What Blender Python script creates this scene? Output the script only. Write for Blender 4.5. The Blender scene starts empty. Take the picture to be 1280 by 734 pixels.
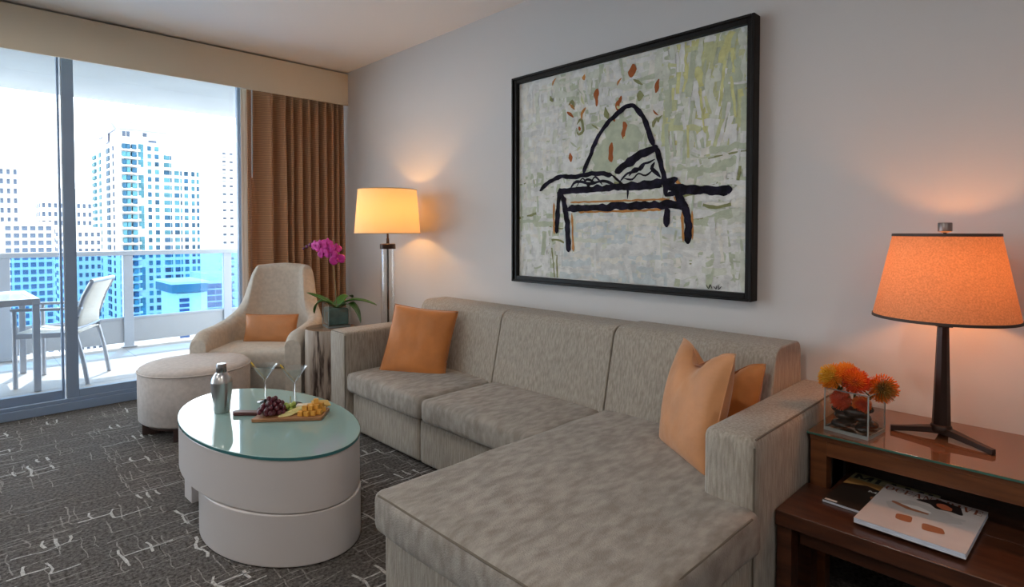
import bpy, bmesh, math, random
from mathutils import Vector, Matrix, noise
PI = math.pi
S = bpy.context.scene
COL = S.collection

# ------------------------------------------------------------ camera
FPX, AZ, TILT, CAMH = 715.0, math.radians(44.35), math.radians(1.5), 1.25
fw = Vector((math.sin(AZ)*math.cos(TILT), math.cos(AZ)*math.cos(TILT), -math.sin(TILT)))
rt = Vector((math.cos(AZ), -math.sin(AZ), 0))
up = rt.cross(fw)
cd = bpy.data.cameras.new('camera')
cd.sensor_width = 36; cd.lens = 36*FPX/1280; cd.shift_y = -58.3/1280
cd.clip_end = 3000; cd.clip_start = 0.05
cam = bpy.data.objects.new('camera', cd); COL.objects.link(cam)
M3 = Matrix((rt, up, -fw)).transposed()
cam.matrix_world = Matrix.Translation((0, 0, CAMH)) @ M3.to_4x4()
S.camera = cam

# ------------------------------------------------------------ sky, sun, lamps, exposure
S.view_settings.view_transform = 'Standard'
S.view_settings.look = 'None'
S.view_settings.gamma = 1
S.view_settings.use_curve_mapping = False
S.view_settings.exposure = 0.32
SKY, SUN = 4.6, 4.0
w = bpy.data.worlds.new('sky'); S.world = w; w.use_nodes = True
bg = w.node_tree.nodes['Background']
bg.inputs[0].default_value = (0.90, 0.96, 1.0, 1); bg.inputs[1].default_value = SKY

def light(name, typ, loc, power, color, size=0.05, rot=None):
    l = bpy.data.lights.new(name, typ); l.energy = power; l.color = color
    if typ == 'SUN': l.angle = size
    elif typ == 'AREA': l.shape = 'DISK'; l.size = size
    else: l.shadow_soft_size = size
    o = bpy.data.objects.new(name, l); COL.objects.link(o); o.location = loc
    if rot: o.rotation_euler = rot
    return o
sun = light('sun', 'SUN', (5, 12, 20), SUN, (1, 0.96, 0.9), 0.01)
sun.rotation_euler = Vector((-0.37*0.52, -0.93*0.52, -0.86)).to_track_quat('-Z', 'Y').to_euler()
# unseen fill lights added at the ceiling to brighten the room
for x, y in ((-1.4, -1.2), (0.2, -1.2), (-1.4, 0.9), (0.4, 0.9), (-1.4, 3.0), (0.2, 3.6)):
    light('fill_light', 'AREA', (x, y, 2.66), 9, (1, 0.91, 0.80), 0.16)

# ------------------------------------------------------------ materials
MATS = {}
def nt(m):
    m.use_nodes = True
    return m.node_tree.nodes, m.node_tree.links
def mat(name, col, rough=0.6, metal=0.0, var=0.0, vscale=8.0, stretch=(1, 1, 1), bump=0.0, bscale=60.0, spec=0.5, col2=None, bstretch=None, sheen=0.0, coat=0.0, detail=4.0):
    if name in MATS: return MATS[name]
    m = bpy.data.materials.new(name); n, l = nt(m); b = n['Principled BSDF']
    c = (*col, 1); b.inputs['Base Color'].default_value = c
    b.inputs['Roughness'].default_value = rough; b.inputs['Metallic'].default_value = metal
    b.inputs['Specular IOR Level'].default_value = spec
    if sheen: b.inputs['Sheen Weight'].default_value = sheen
    if coat: b.inputs['Coat Weight'].default_value = coat; b.inputs['Coat Roughness'].default_value = 0.08
    tc = n.new('ShaderNodeTexCoord')
    if var > 0 or col2:
        mp = n.new('ShaderNodeMapping'); mp.inputs['Scale'].default_value = stretch
        l.new(tc.outputs['Object'], mp.inputs[0])
        t = n.new('ShaderNodeTexNoise'); t.inputs['Scale'].default_value = vscale; t.inputs['Detail'].default_value = detail
        l.new(mp.outputs[0], t.inputs['Vector'])
        r = n.new('ShaderNodeValToRGB')
        c2 = col2 or tuple(max(0, min(1, k*(1+var))) for k in col)
        c1 = col if col2 else tuple(k*(1-var) for k in col)
        r.color_ramp.elements[0].color = (*c1, 1); r.color_ramp.elements[1].color = (*c2, 1)
        r.color_ramp.elements[0].position = 0.35; r.color_ramp.elements[1].position = 0.65
        l.new(t.outputs['Fac'], r.inputs[0]); l.new(r.outputs[0], b.inputs['Base Color'])
    if bump > 0:
        mp2 = n.new('ShaderNodeMapping'); mp2.inputs['Scale'].default_value = bstretch or (1, 1, 1)
        l.new(tc.outputs['Object'], mp2.inputs[0])
        t2 = n.new('ShaderNodeTexNoise'); t2.inputs['Scale'].default_value = bscale; t2.inputs['Detail'].default_value = 3
        l.new(mp2.outputs[0], t2.inputs['Vector'])
        bp = n.new('ShaderNodeBump'); bp.inputs['Strength'].default_value = bump; bp.inputs['Distance'].default_value = 0.01
        l.new(t2.outputs['Fac'], bp.inputs['Height']); l.new(bp.outputs[0], b.inputs['Normal'])
    MATS[name] = m; return m

def glass_pane(name, tint, gloss=0.06, rough=0.0):
    m = bpy.data.materials.new(name); n, l = nt(m); n.remove(n['Principled BSDF'])
    t = n.new('ShaderNodeBsdfTransparent'); t.inputs[0].default_value = (*tint, 1)
    g = n.new('ShaderNodeBsdfGlossy'); g.inputs['Roughness'].default_value = rough
    # thin sheet: the same reflection from either side, gloss at right angles rising to full at grazing
    ge = n.new('ShaderNodeNewGeometry'); dt = n.new('ShaderNodeVectorMath'); dt.operation = 'DOT_PRODUCT'
    l.new(ge.outputs['Incoming'], dt.inputs[0]); l.new(ge.outputs['Normal'], dt.inputs[1])
    def mth(op, a, b_):
        k = n.new('ShaderNodeMath'); k.operation = op; k.use_clamp = op == 'ADD'
        for i, q_ in enumerate((a, b_)):
            if q_ is None: continue
            if isinstance(q_, float): k.inputs[i].default_value = q_
            else: l.new(q_, k.inputs[i])
        return k.outputs[0]
    ab = mth('ABSOLUTE', dt.outputs['Value'], None); iv = mth('SUBTRACT', 1.0, ab); pw = mth('POWER', iv, 5.0)
    mm_ = mth('ADD', mth('MULTIPLY', pw, 0.6), float(gloss))
    mx = n.new('ShaderNodeMixShader'); l.new(mm_, mx.inputs[0])
    l.new(t.outputs[0], mx.inputs[1]); l.new(g.outputs[0], mx.inputs[2])
    l.new(mx.outputs[0], n['Material Output'].inputs[0]); MATS[name] = m; return m

def shade_mat(name, col, trans=0.6, weave=0.0):
    m = bpy.data.materials.new(name); n, l = nt(m); n.remove(n['Principled BSDF'])
    d = n.new('ShaderNodeBsdfDiffuse'); t = n.new('ShaderNodeBsdfTranslucent')
    d.inputs[0].default_value = (*col, 1); t.inputs[0].default_value = (*col, 1)
    if weave:
        tc = n.new('ShaderNodeTexCoord'); ns = n.new('ShaderNodeTexNoise'); ns.inputs['Scale'].default_value = 190; ns.inputs['Detail'].default_value = 3
        l.new(tc.outputs['Object'], ns.inputs['Vector'])
        r = n.new('ShaderNodeValToRGB'); r.color_ramp.elements[0].position = 0.3; r.color_ramp.elements[1].position = 0.7
        r.color_ramp.elements[0].color = (*[k*(1-weave) for k in col], 1); r.color_ramp.elements[1].color = (*col, 1)
        l.new(ns.outputs['Fac'], r.inputs[0]); l.new(r.outputs[0], d.inputs[0]); l.new(r.outputs[0], t.inputs[0])
    mx = n.new('ShaderNodeMixShader'); mx.inputs[0].default_value = trans
    l.new(d.outputs[0], mx.inputs[1]); l.new(t.outputs[0], mx.inputs[2]); l.new(mx.outputs[0], n['Material Output'].inputs[0])
    MATS[name] = m; return m

wall_m = mat('wall_paint', (0.62, 0.605, 0.60), 0.75, bump=0.05, bscale=220)
ceil_m = mat('ceiling_paint', (0.86, 0.85, 0.84), 0.9)
sofa_m = mat('sofa_linen', (0.275, 0.240, 0.200), 0.95, col2=(0.405, 0.362, 0.308), vscale=42, stretch=(3, 3, 0.35), bump=0.35, bscale=260, bstretch=(1, 1, 0.25), sheen=0.15, detail=8)
sofa_top_m = mat('sofa_linen_mottled', (0.235, 0.206, 0.176), 0.95, col2=(0.365, 0.330, 0.293), vscale=16, stretch=(1, 2.2, 1), bump=0.45, bscale=230, sheen=0.15, detail=14)  # mottled linen, a little darker, for seat and chaise cushions
pipe_m = mat('sofa_seam', (0.15, 0.125, 0.10), 0.9)
chair_m = mat('armchair_linen', (0.52, 0.47, 0.405), 0.95, var=0.08, vscale=40, bump=0.25, bscale=300, sheen=0.2)
ott_m = mat('ottoman_linen', (0.54, 0.495, 0.47), 0.95, var=0.07, vscale=40, bump=0.25, bscale=300)
orange_m = mat('orange_silk', (0.50, 0.165, 0.028), 0.62, var=0.10, vscale=9, bump=0.55, bscale=11, sheen=0.3)
peach_m = mat('peach_silk', (0.52, 0.225, 0.085), 0.62, var=0.08, vscale=9, bump=0.55, bscale=11, sheen=0.3)
wood_m = mat('espresso_wood', (0.040, 0.013, 0.007), 0.30, col2=(0.085, 0.028, 0.013), vscale=5, stretch=(9, 1, 9), coat=0.25)
wood2_m = mat('walnut_wood', (0.11, 0.036, 0.012), 0.35, col2=(0.18, 0.062, 0.021), vscale=5, stretch=(9, 1, 9), coat=0.2)
darkwood_m = mat('dark_base_wood', (0.045, 0.022, 0.018), 0.4, var=0.3, vscale=20)
black_m = mat('black_frame', (0.006, 0.005, 0.005), 0.45, spec=0.2)
bronze_m = mat('bronze_metal', (0.035, 0.020, 0.016), 0.38, metal=0.6)
chrome_m = mat('chrome', (0.75, 0.75, 0.76), 0.12, metal=1)
steel_m = mat('brushed_steel', (0.55, 0.55, 0.56), 0.28, metal=1, var=0.05, vscale=60, stretch=(1, 1, 0.1))
frame_m = mat('blue_grey_aluminium', (0.22, 0.30, 0.43), 0.45)
frame_l = mat('pale_aluminium', (0.42, 0.47, 0.54), 0.4, metal=0.2)
rail_m = mat('rail_white', (0.40, 0.44, 0.50), 0.4)
kick_m = mat('kick_panel', (0.38, 0.40, 0.43), 0.5)
tile_m = mat('balcony_tile', (0.42, 0.40, 0.385), 0.6, var=0.06, vscale=3)
soffit_m = mat('soffit_concrete', (0.27, 0.29, 0.31), 0.9, var=0.05, vscale=2)
pelmet_m = mat('pelmet_cream', (0.70, 0.62, 0.49), 0.85, bump=0.1, bscale=300)
table_m = mat('table_lacquer', (0.60, 0.56, 0.55), 0.35)
clear_m = glass_pane('clear_glass', (0.97, 0.985, 0.99), 0.045)
railglass_m = glass_pane('blue_glass', (0.47, 0.75, 0.98), 0.04)

# ------------------------------------------------------------ mesh helpers
class MB:
    def __init__(self): self.v = []; self.f = []; self.m = []
    def quad(self, pts, mi=0):
        k = len(self.v); self.v += [tuple(p) for p in pts]; self.f.append(tuple(range(k, k+len(pts)))); self.m.append(mi)
    def box(self, c, s, mi=0, rz=0.0, mtx=None):
        k = len(self.v); hx, hy, hz = s[0]/2, s[1]/2, s[2]/2
        R = mtx or Matrix.Rotation(rz, 3, 'Z')
        for z in (-hz, hz):
            for x, y in ((-hx, -hy), (hx, -hy), (hx, hy), (-hx, hy)):
                self.v.append(tuple(Vector(c) + R @ Vector((x, y, z))))
        for f in ((3, 2, 1, 0), (4, 5, 6, 7), (0, 1, 5, 4), (1, 2, 6, 5), (2, 3, 7, 6), (3, 0, 4, 7)):
            self.f.append(tuple(k+i for i in f)); self.m.append(mi)
    def bx(self, a, b, mi=0):
        self.box([(a[i]+b[i])/2 for i in range(3)], [abs(b[i]-a[i]) for i in range(3)], mi)
    def grid(self, P, mi=0, cu=False, cv=False):
        k = len(self.v); nu, nv = len(P), len(P[0])
        for row in P: self.v += [tuple(p) for p in row]
        for i in range(nu if cu else nu-1):
            for j in range(nv if cv else nv-1):
                a, b = i, (i+1) % nu; c, d = j, (j+1) % nv
                self.f.append((k+a*nv+c, k+b*nv+c, k+b*nv+d, k+a*nv+d)); self.m.append(mi)
    def lathe(self, prof, n=32, c=(0, 0, 0), mi=0, sx=1.0, sy=1.0, cap=True):
        k = len(self.v)
        P = [[(c[0]+r*sx*math.cos(2*PI*i/n), c[1]+r*sy*math.sin(2*PI*i/n), c[2]+z) for i in range(n)] for r, z in prof]
        self.grid(P[::-1], mi, cv=True)
        if cap:
            m = len(prof)
            if prof[-1][0] > 1e-6: self.f.append(tuple(k+i for i in range(n))); self.m.append(mi)
            if prof[0][0] > 1e-6: self.f.append(tuple(k+(m-1)*n+i for i in range(n))[::-1]); self.m.append(mi)
    def tube(self, pts, r, n=8, mi=0, closed=False, cap=True):
        pts = [Vector(p) for p in pts]; k0 = len(self.v); rings = []
        rr = r if isinstance(r, (list, tuple)) else [r]*len(pts)
        ref = Vector((0, 0, 1))
        for i, p in enumerate(pts):
            a = pts[i-1] if (i > 0 or closed) else p; b = pts[(i+1) % len(pts)] if (i < len(pts)-1 or closed) else p
            t = (b-a).normalized()
            u = t.cross(ref)
            if u.length < 0.05: u = t.cross(Vector((1, 0, 0)))
            u.normalize(); v = t.cross(u)
            rings.append([p + (u*math.cos(2*PI*j/n)+v*math.sin(2*PI*j/n))*rr[i] for j in range(n)])
        self.grid(rings, mi, cu=closed, cv=True)
        if cap and not closed:
            self.f.append(tuple(k0+j for j in range(n))[::-1]); self.m.append(mi)
            self.f.append(tuple(k0+(len(pts)-1)*n+j for j in range(n))); self.m.append(mi)
    def prism(self, poly, axis, a, b, mi=0):
        """extrude a polygon of 2-D points along axis ('x','y','z') from a to b"""
        def P(p, t):
            return {'x': (t, p[0], p[1]), 'y': (p[0], t, p[1]), 'z': (p[0], p[1], t)}[axis]
        k = len(self.v); n = len(poly)
        self.v += [P(p, a) for p in poly] + [P(p, b) for p in poly]
        for i in range(n):
            j = (i+1) % n; self.f.append((k+i, k+j, k+n+j, k+n+i)); self.m.append(mi)
        self.f.append(tuple(k+i for i in range(n))[::-1]); self.m.append(mi)
        self.f.append(tuple(k+n+i for i in range(n))); self.m.append(mi)
    def build(self, name, mats, parent=None, origin=(0, 0, 0), smooth=False, bevel=0, seg=3, fix=True, subd=0):
        me = bpy.data.meshes.new(name); o3 = Vector(origin)
        me.from_pydata([tuple(Vector(p)-o3) for p in self.v], [], self.f)
        if not isinstance(mats, (list, tuple)): mats = [mats]
        for m in mats: me.materials.append(m)
        me.polygons.foreach_set('material_index', self.m)
        if smooth or bevel: me.polygons.foreach_set('use_smooth', [True]*len(self.f))
        if fix:
            bm = bmesh.new(); bm.from_mesh(me)
            bmesh.ops.recalc_face_normals(bm, faces=bm.faces); bm.to_mesh(me); bm.free()
        me.update()
        o = bpy.data.objects.new(name, me); COL.objects.link(o)
        if parent: o.parent = parent
        else: o.location = origin
        if bevel:
            b = o.modifiers.new('bevel', 'BEVEL'); b.width = bevel; b.segments = seg; b.limit_method = 'ANGLE'; b.angle_limit = math.radians(42); b.harden_normals = True
        if subd:
            s = o.modifiers.new('subd', 'SUBSURF'); s.levels = subd; s.render_levels = subd
        if smooth and not bevel and not subd:
            me.shade_smooth() if hasattr(me, 'shade_smooth') else None
            try: me.set_sharp_from_angle(angle=math.radians(50))
            except Exception: pass
        return o

def tag(o, label, cat, group=None, kind=None):
    o['label'] = label; o['category'] = cat
    if group: o['group'] = group
    if kind: o['kind'] = kind
    return o
def thing(name, label, cat, loc=(0, 0, 0), rz=0.0, group=None):
    o = bpy.data.objects.new(name, None); COL.objects.link(o); o.empty_display_size = 0.1
    o.location = loc; o.rotation_euler = (0, 0, rz)
    return tag(o, label, cat, group)
def struct(o): o['kind'] = 'structure'; return o
def dup(src, parent=None):
    c = src.copy(); COL.objects.link(c)
    if parent: c.parent = parent
    for ch in list(src.children): dup(ch, c)
    return c
def rbox(c, s, r=0.03, n=8, crown=0.0, puff=0.0, wob=0.0, seed=0, rz=0.0):
    """soft rounded box for cushions: grid on a cube mapped to a rounded box with a crowned top"""
    mb = MB(); h = Vector(s)*0.5; ax = [(0, 1, 2), (1, 2, 0), (2, 0, 1)]
    def ticks(L):
        e = [-L, -L+r*0.35, -L+r, ]; k = max(3, int(2*(L-r)/0.05)); k = min(k, 26)
        return e + [-L+r+(2*(L-r))*i/k for i in range(1, k)] + [L-r, L-r*0.35, L]
    R = Matrix.Rotation(rz, 3, 'Z')
    def mp(p):
        p = Vector(p); q = Vector([max(-(h[i]-r), min(h[i]-r, p[i])) for i in range(3)])
        d = p-q
        if d.length > 1e-9: p = q + d.normalized()*r
        u, v, t = p.x/h.x, p.y/h.y, p.z/h.z
        if crown and t > -0.2: p.z += crown*(1-abs(u)**2.5)*(1-abs(v)**2.5)*max(0, t)
        if puff:
            p.x += puff*u*(1-v*v)*(1-t*t); p.y += puff*v*(1-u*u)*(1-t*t)
        if wob: p += Vector(noise.noise_vector(Vector(p)*5+Vector((seed, seed*2, 0))))*wob
        return Vector(c) + R @ p
    for a, b, cc in ax:
        ta, tb = ticks(h[a]), ticks(h[b])
        for sgn in (-1, 1):
            P = []
            for x in ta:
                row = []
                for y in tb:
                    p = [0, 0, 0]; p[a] = x; p[b] = y; p[cc] = sgn*h[cc]; row.append(mp(p))
                P.append(row)
            mb.grid(P)
    return mb
def weld(o, d=1e-5):
    bm = bmesh.new(); bm.from_mesh(o.data); bmesh.ops.remove_doubles(bm, verts=bm.verts, dist=d)
    bmesh.ops.recalc_face_normals(bm, faces=bm.faces); bm.to_mesh(o.data); bm.free(); return o
def cushion(name, c, s, m, parent, origin, **k):
    o = rbox(c, s, **k).build(name, m, parent, origin, fix=False)
    weld(o); o.data.polygons.foreach_set('use_smooth', [True]*len(o.data.polygons)); return o
def fillet(poly, rads, n=5):
    out = []; N = len(poly)
    for i, p in enumerate(poly):
        r = rads[i] if isinstance(rads, (list, tuple)) else rads
        p = Vector(p); a = Vector(poly[i-1])-p; b = Vector(poly[(i+1) % N])-p
        if r <= 0: out.append(tuple(p)); continue
        ang = a.angle(b); L = min(r/math.tan(ang/2), a.length*0.49, b.length*0.49)
        A = p+a.normalized()*L; B = p+b.normalized()*L
        for k in range(n+1):
            t = k/n; out.append(tuple((1-t)**2*A + 2*t*(1-t)*p + t*t*B))
    return out
rnd = random.Random(7)

# ------------------------------------------------------------ the room
XW, YW, ZC = 2.6, 5.0, 2.70
XL, YB = -2.7, -2.6
# floor with its carpet pattern
carpet_m = mat('carpet_pile', (0.060, 0.053, 0.049), 1.0, col2=(0.185, 0.170, 0.16), vscale=75, bump=0.9, bscale=170, detail=8, spec=0.1)
line_m = mat('carpet_line_pale', (0.66, 0.645, 0.63), 1.0, col2=(0.42, 0.405, 0.39), vscale=90, bump=0.9, bscale=170, spec=0.1)
line2_m = mat('carpet_line_faint', (0.38, 0.355, 0.335), 1.0, col2=(0.19, 0.175, 0.165), vscale=60, bump=0.9, bscale=170, spec=0.1)
fb = MB(); fb.bx((XL, YB, -0.12), (XW, 5.12, 0))
def cline(x, y, L, along, wd, mi, wob=0.006):
    n = max(2, int(L/0.03)); k = rnd.random()*50; z = 0.0008 + mi*0.0005
    pts = []
    for i in range(n+1):
        t = i/n*L; o = wob*noise.noise((k, t*14, 0))*2
        pts.append((x+t, y+o) if along == 'x' else (x+o, y+t))
    for i in range(n):
        (x0, y0), (x1, y1) = pts[i], pts[i+1]; h = wd/2*(0.75+0.5*rnd.random())
        if along == 'x': fb.quad([(x0, y0-h, z), (x1, y1-h, z), (x1, y1+h, z), (x0, y0+h, z)], mi)
        else: fb.quad([(x0+h, y0, z), (x1+h, y1, z), (x1-h, y1, z), (x0-h, y0, z)], mi)
AX0, AX1, AY0, AY1 = -0.9, 2.0, 0.9, 4.9
for i in range(1150):
    x = rnd.uniform(AX0, AX1); y = rnd.uniform(AY0, AY1); a = rnd.choice('xyxxy')
    L = rnd.uniform(0.06, 0.38 if a == 'x' else 0.22); cline(x, y, L, a, rnd.uniform(0.003, 0.006), 1, 0.009)
    if rnd.random() < 0.5: cline(x, y, rnd.uniform(0.04, 0.14), 'y' if a == 'x' else 'x', 0.005, 1)
def motif(x, y):
    k = rnd.random()
    if k < 0.35:      # ladder of short thick bars under a thin line
        n = rnd.choice((2, 2, 3, 3)); d = rnd.uniform(0.028, 0.05)
        for j in range(n): cline(x+j*d, y+rnd.uniform(-0.008, 0.008), rnd.uniform(0.05, 0.085), 'y', 0.010, 2, 0.008)
        cline(x-rnd.uniform(0, 0.2), y+rnd.choice((-0.012, 0.085)), rnd.uniform(0.12, 0.34), 'x', 0.0045, 2, 0.010)
    elif k < 0.7:     # branching twig
        cline(x, y, rnd.uniform(0.1, 0.2), 'y', 0.010, 2, 0.010)
        cline(x, y+0.09, rnd.uniform(0.08, 0.2), 'x', 0.008, 2)
        cline(x+0.09, y+0.05, rnd.uniform(0.05, 0.1), 'y', 0.010, 2, 0.009)
        if rnd.random() < 0.6: cline(x-0.02, y+0.02, rnd.uniform(0.08, 0.22), 'x', 0.006, 2)
    else:             # stepped line
        cline(x, y, 0.12, 'x', 0.008, 2); cline(x+0.12, y-0.06, 0.1, 'y', 0.009, 2, 0.009)
        cline(x+0.12, y-0.06, rnd.uniform(0.06, 0.16), 'x', 0.006, 2); cline(x+0.05, y, 0.07, 'y', 0.010, 2, 0.009)
gx = AX0
while gx < AX1:
    gy = AY0
    while gy < AY1:
        if rnd.random() < 0.92: motif(gx+rnd.uniform(-0.12, 0.12), gy+rnd.uniform(-0.12, 0.12))
        gy += 0.31
    gx += 0.31
struct(fb.build('floor', [carpet_m, line2_m, line_m], fix=False))
b = MB(); b.bx((XW, YB, 0), (XW+0.12, 5.12, ZC+0.12)); struct(b.build('wall_right', wall_m))
b = MB(); b.bx((XL-0.12, YB, 0), (XL, 5.12, ZC+0.12)); struct(b.build('wall_left', wall_m))
b = MB(); b.bx((XL, YB-0.12, 0), (XW, YB, ZC+0.12)); struct(b.build('wall_back', wall_m))
b = MB(); b.bx((XL, YB, ZC), (XW, 5.12, ZC+0.12)); struct(b.build('ceiling', ceil_m))
for k, (x, y) in enumerate(((-1.4, -1.2), (0.2, -1.2), (-1.4, 0.9), (0.4, 0.9), (-1.4, 3.0), (0.2, 3.6))):
    b = MB(); b.grid([[(rr*math.cos(2*PI*i/32), rr*math.sin(2*PI*i/32), zz) for rr, zz in ((0.085, -0.045), (0.085, 0.0), (0.115, 0.0), (0.115, -0.008), (0.095, -0.012))] for i in range(32)], cu=True, cv=True)
    struct(b.build('trim_%d' % (k+2), ceil_m, None, (0, 0, 0), smooth=True)).location = (x, y, 2.70)  # ring dressing an added ceiling fill light, out of view
b = MB(); b.bx((XL, 5.01, 2.56), (XW, 5.12, ZC)); struct(b.build('wall_front', wall_m))
# sill track, sliding glass doors
b = MB(); b.bx((XL, 4.985, 0), (XW, 5.13, 0.06)); b.bx((XL, 5.0, 0.06), (XW, 5.02, 0.085)); b.bx((XL, 5.055, 0.06), (XW, 5.07, 0.075))
struct(b.build('trim_1', frame_m, bevel=0.004))
def slider(name, x0, x1, y, sl, sr):
    r = thing(name, None, None, ((x0+x1)/2, y, 0.06)) if False else bpy.data.objects.new(name, None)
    COL.objects.link(r) if r.name not in COL.objects else None
    r.location = ((x0+x1)/2, y, 0.06); r['kind'] = 'structure'; O = r.location.copy()
    for a, bb in ((x0, x0+sl), (x1-sr, x1)):
        m = MB(); m.bx((a, y-0.022, 0.062), (bb, y+0.022, 2.56)); m.build('stile', frame_m, r, O, bevel=0.003)
    for z0, z1 in ((0.062, 0.135), (2.52, 2.56)):
        m = MB(); m.bx((x0+sl, y-0.02, z0), (x1-sr, y+0.02, z1)); m.build('rail', frame_m, r, O, bevel=0.003)
    m = MB(); m.bx((x0+sl-0.005, y-0.004, 0.13), (x1-sr+0.005, y+0.004, 2.53)); m.build('pane', clear_m, r, O)
    return r
slider('door_1', -0.75, 0.547, 5.095, 0.05, 0.014)
d2 = slider('door_2', 0.556, 1.747, 5.045, 0.066, 0.034)
slider('door_3', 1.77, 2.6, 5.095, 0.05, 0.05)
slider('door_4', -2.7, -0.76, 5.045, 0.05, 0.05)
m = MB(); m.bx((0.5505, 5.03, 0.09), (0.5555, 5.06, 2.53)); m.build('seal_strip', frame_l, d2, d2.location)

# ------------------------------------------------------------ balcony
b = MB(); b.bx((-3.5, 5.13, -0.3), (4.6, 7.52, -0.004))
for i in range(14):
    b.bx((-3.5+0.6*i-0.003, 5.13, -0.004), (-3.5+0.6*i+0.003, 7.5, -0.0032), 1)
for j in range(5): b.bx((-3.5, 5.3+0.5*j-0.003, -0.004), (4.6, 5.3+0.5*j+0.003, -0.0032), 1)
grout_m = mat('tile_grout', (0.33, 0.33, 0.34), 0.9)
struct(b.build('balcony_floor', [tile_m, grout_m]))
b = MB(); b.bx((-3.5, 5.12, 2.65), (4.6, 7.45, 2.95)); struct(b.build('balcony_ceiling', soffit_m))
rail = thing('balcony_railing', 'white topped blue glass balcony railing along the terrace edge', 'railing', (1.35, 7.38, 0)); RO = (1.35, 7.38, 0)
m = MB(); m.bx((-3.4, 7.33, 0.995), (4.5, 7.44, 1.045)); m.build('top_rail', rail_m, rail, RO, bevel=0.006)
m = MB(); m.bx((-3.4, 7.36, 0.30), (4.5, 7.41, 0.325)); m.build('bottom_rail', rail_m, rail, RO, bevel=0.004)
posts = [-2.7, -1.68, -0.67, 0.345, 1.355, 2.37, 3.38]
for x in posts:
    m = MB(); m.bx((x-0.045, 7.345, 0), (x+0.045, 7.425, 0.995)); m.bx((x-0.07, 7.32, 0.0), (x+0.07, 7.44, 0.012)); m.build('post', rail_m, rail, RO, bevel=0.004)
for a, c in zip(posts, posts[1:]):
    m = MB(); m.bx((a+0.05, 7.38, 0.325), (c-0.05, 7.39, 0.995)); m.build('glass_panel', railglass_m, rail, RO)
    m = MB(); m.bx((a+0.045, 7.37, 0.045), (c-0.045, 7.40, 0.30)); m.build('kick_panel', kick_m, rail, RO, bevel=0.004)

# balcony table and chair
alu_m = mat('silver_aluminium', (0.36, 0.39, 0.44), 0.35, metal=0.4)
sling_m = mat('sling_mesh', (0.66, 0.66, 0.62), 0.9, bump=0.2, bscale=300)
frost_m = mat('frosted_glass', (0.62, 0.70, 0.72), 0.18)
rz = math.radians(2)
bt = thing('balcony_table', 'square glass topped aluminium table on the balcony', 'table', (0.02, 6.2, 0), rz)
m = MB()
for sx in (-1, 1): m.box((sx*0.42, 0, 0.705), (0.05, 0.89, 0.05))
for sy in (-1, 1): m.box((0, sy*0.42, 0.705), (0.79, 0.05, 0.05))
m.build('frame', alu_m, bt, bevel=0.004)
m = MB(); m.box((0, 0, 0.722), (0.788, 0.788, 0.012)); m.build('table_top', frost_m, bt, bevel=0.003)
for sx in (-1, 1):
    for sy in (-1, 1):
        m = MB(); m.box((sx*0.42, sy*0.42, 0.34), (0.045, 0.045, 0.68)); m.build('leg', alu_m, bt, bevel=0.004)
ch = thing('balcony_chair', 'silver framed sling armchair behind the balcony glass door', 'chair', (0.64, 6.12, 0), math.radians(-26.5))
# local: -x is forward, +y is away from the room
for sy in (-0.24, 0.24):
    m = MB(); m.tube([(-0.22, sy, 0), (-0.22, sy, 0.33), (-0.22, sy, 0.615)], 0.018, 8); m.build('leg', alu_m, ch, smooth=True)
    m = MB(); m.tube([(0.27, sy, 0), (0.24, sy, 0.2), (0.19, sy, 0.42), (0.20, sy, 0.56), (0.25, sy, 0.72), (0.31, sy, 0.84)], 0.018, 8); m.build('leg', alu_m, ch, smooth=True)
    m = MB(); m.box((0.0, sy, 0.625), (0.48, 0.045, 0.022)); m.build('armrest', alu_m, ch, bevel=0.005)
    m = MB(); m.box((-0.015, sy, 0.415), (0.40, 0.022, 0.04)); m.build('seat_rail', alu_m, ch, bevel=0.004)
m = MB(); P = [[(-0.22+0.42*i/8, -0.23+0.46*j/6, 0.435-0.02*math.sin(PI*i/8)+0.012*(0.3-i/8)) for j in range(7)] for i in range(9)]
m.grid(P); o = m.build('seat', sling_m, ch, smooth=True); s = o.modifiers.new('t', 'SOLIDIFY'); s.thickness = 0.008
m = MB(); pr = [(0.193, 0.47), (0.20, 0.56), (0.222, 0.64), (0.25, 0.72), (0.28, 0.78), (0.31, 0.84)]
m.grid([[(x+0.02*(1-(2*j/6-1)**2), -0.228+0.456*j/6, z) for j in range(7)] for x, z in pr]); o = m.build('backrest', sling_m, ch, smooth=True); s = o.modifiers.new('t', 'SOLIDIFY'); s.thickness = 0.008
m = MB(); m.tube([(0.31, -0.25, 0.845), (0.335, 0, 0.85), (0.31, 0.25, 0.845)], 0.018, 8); m.build('top_bar', alu_m, ch, smooth=True)
m = MB(); m.tube([(0.195, -0.24, 0.46), (0.21, 0, 0.46), (0.195, 0.24, 0.46)], 0.012, 8); m.build('cross_bar', alu_m, ch, smooth=True)

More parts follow.
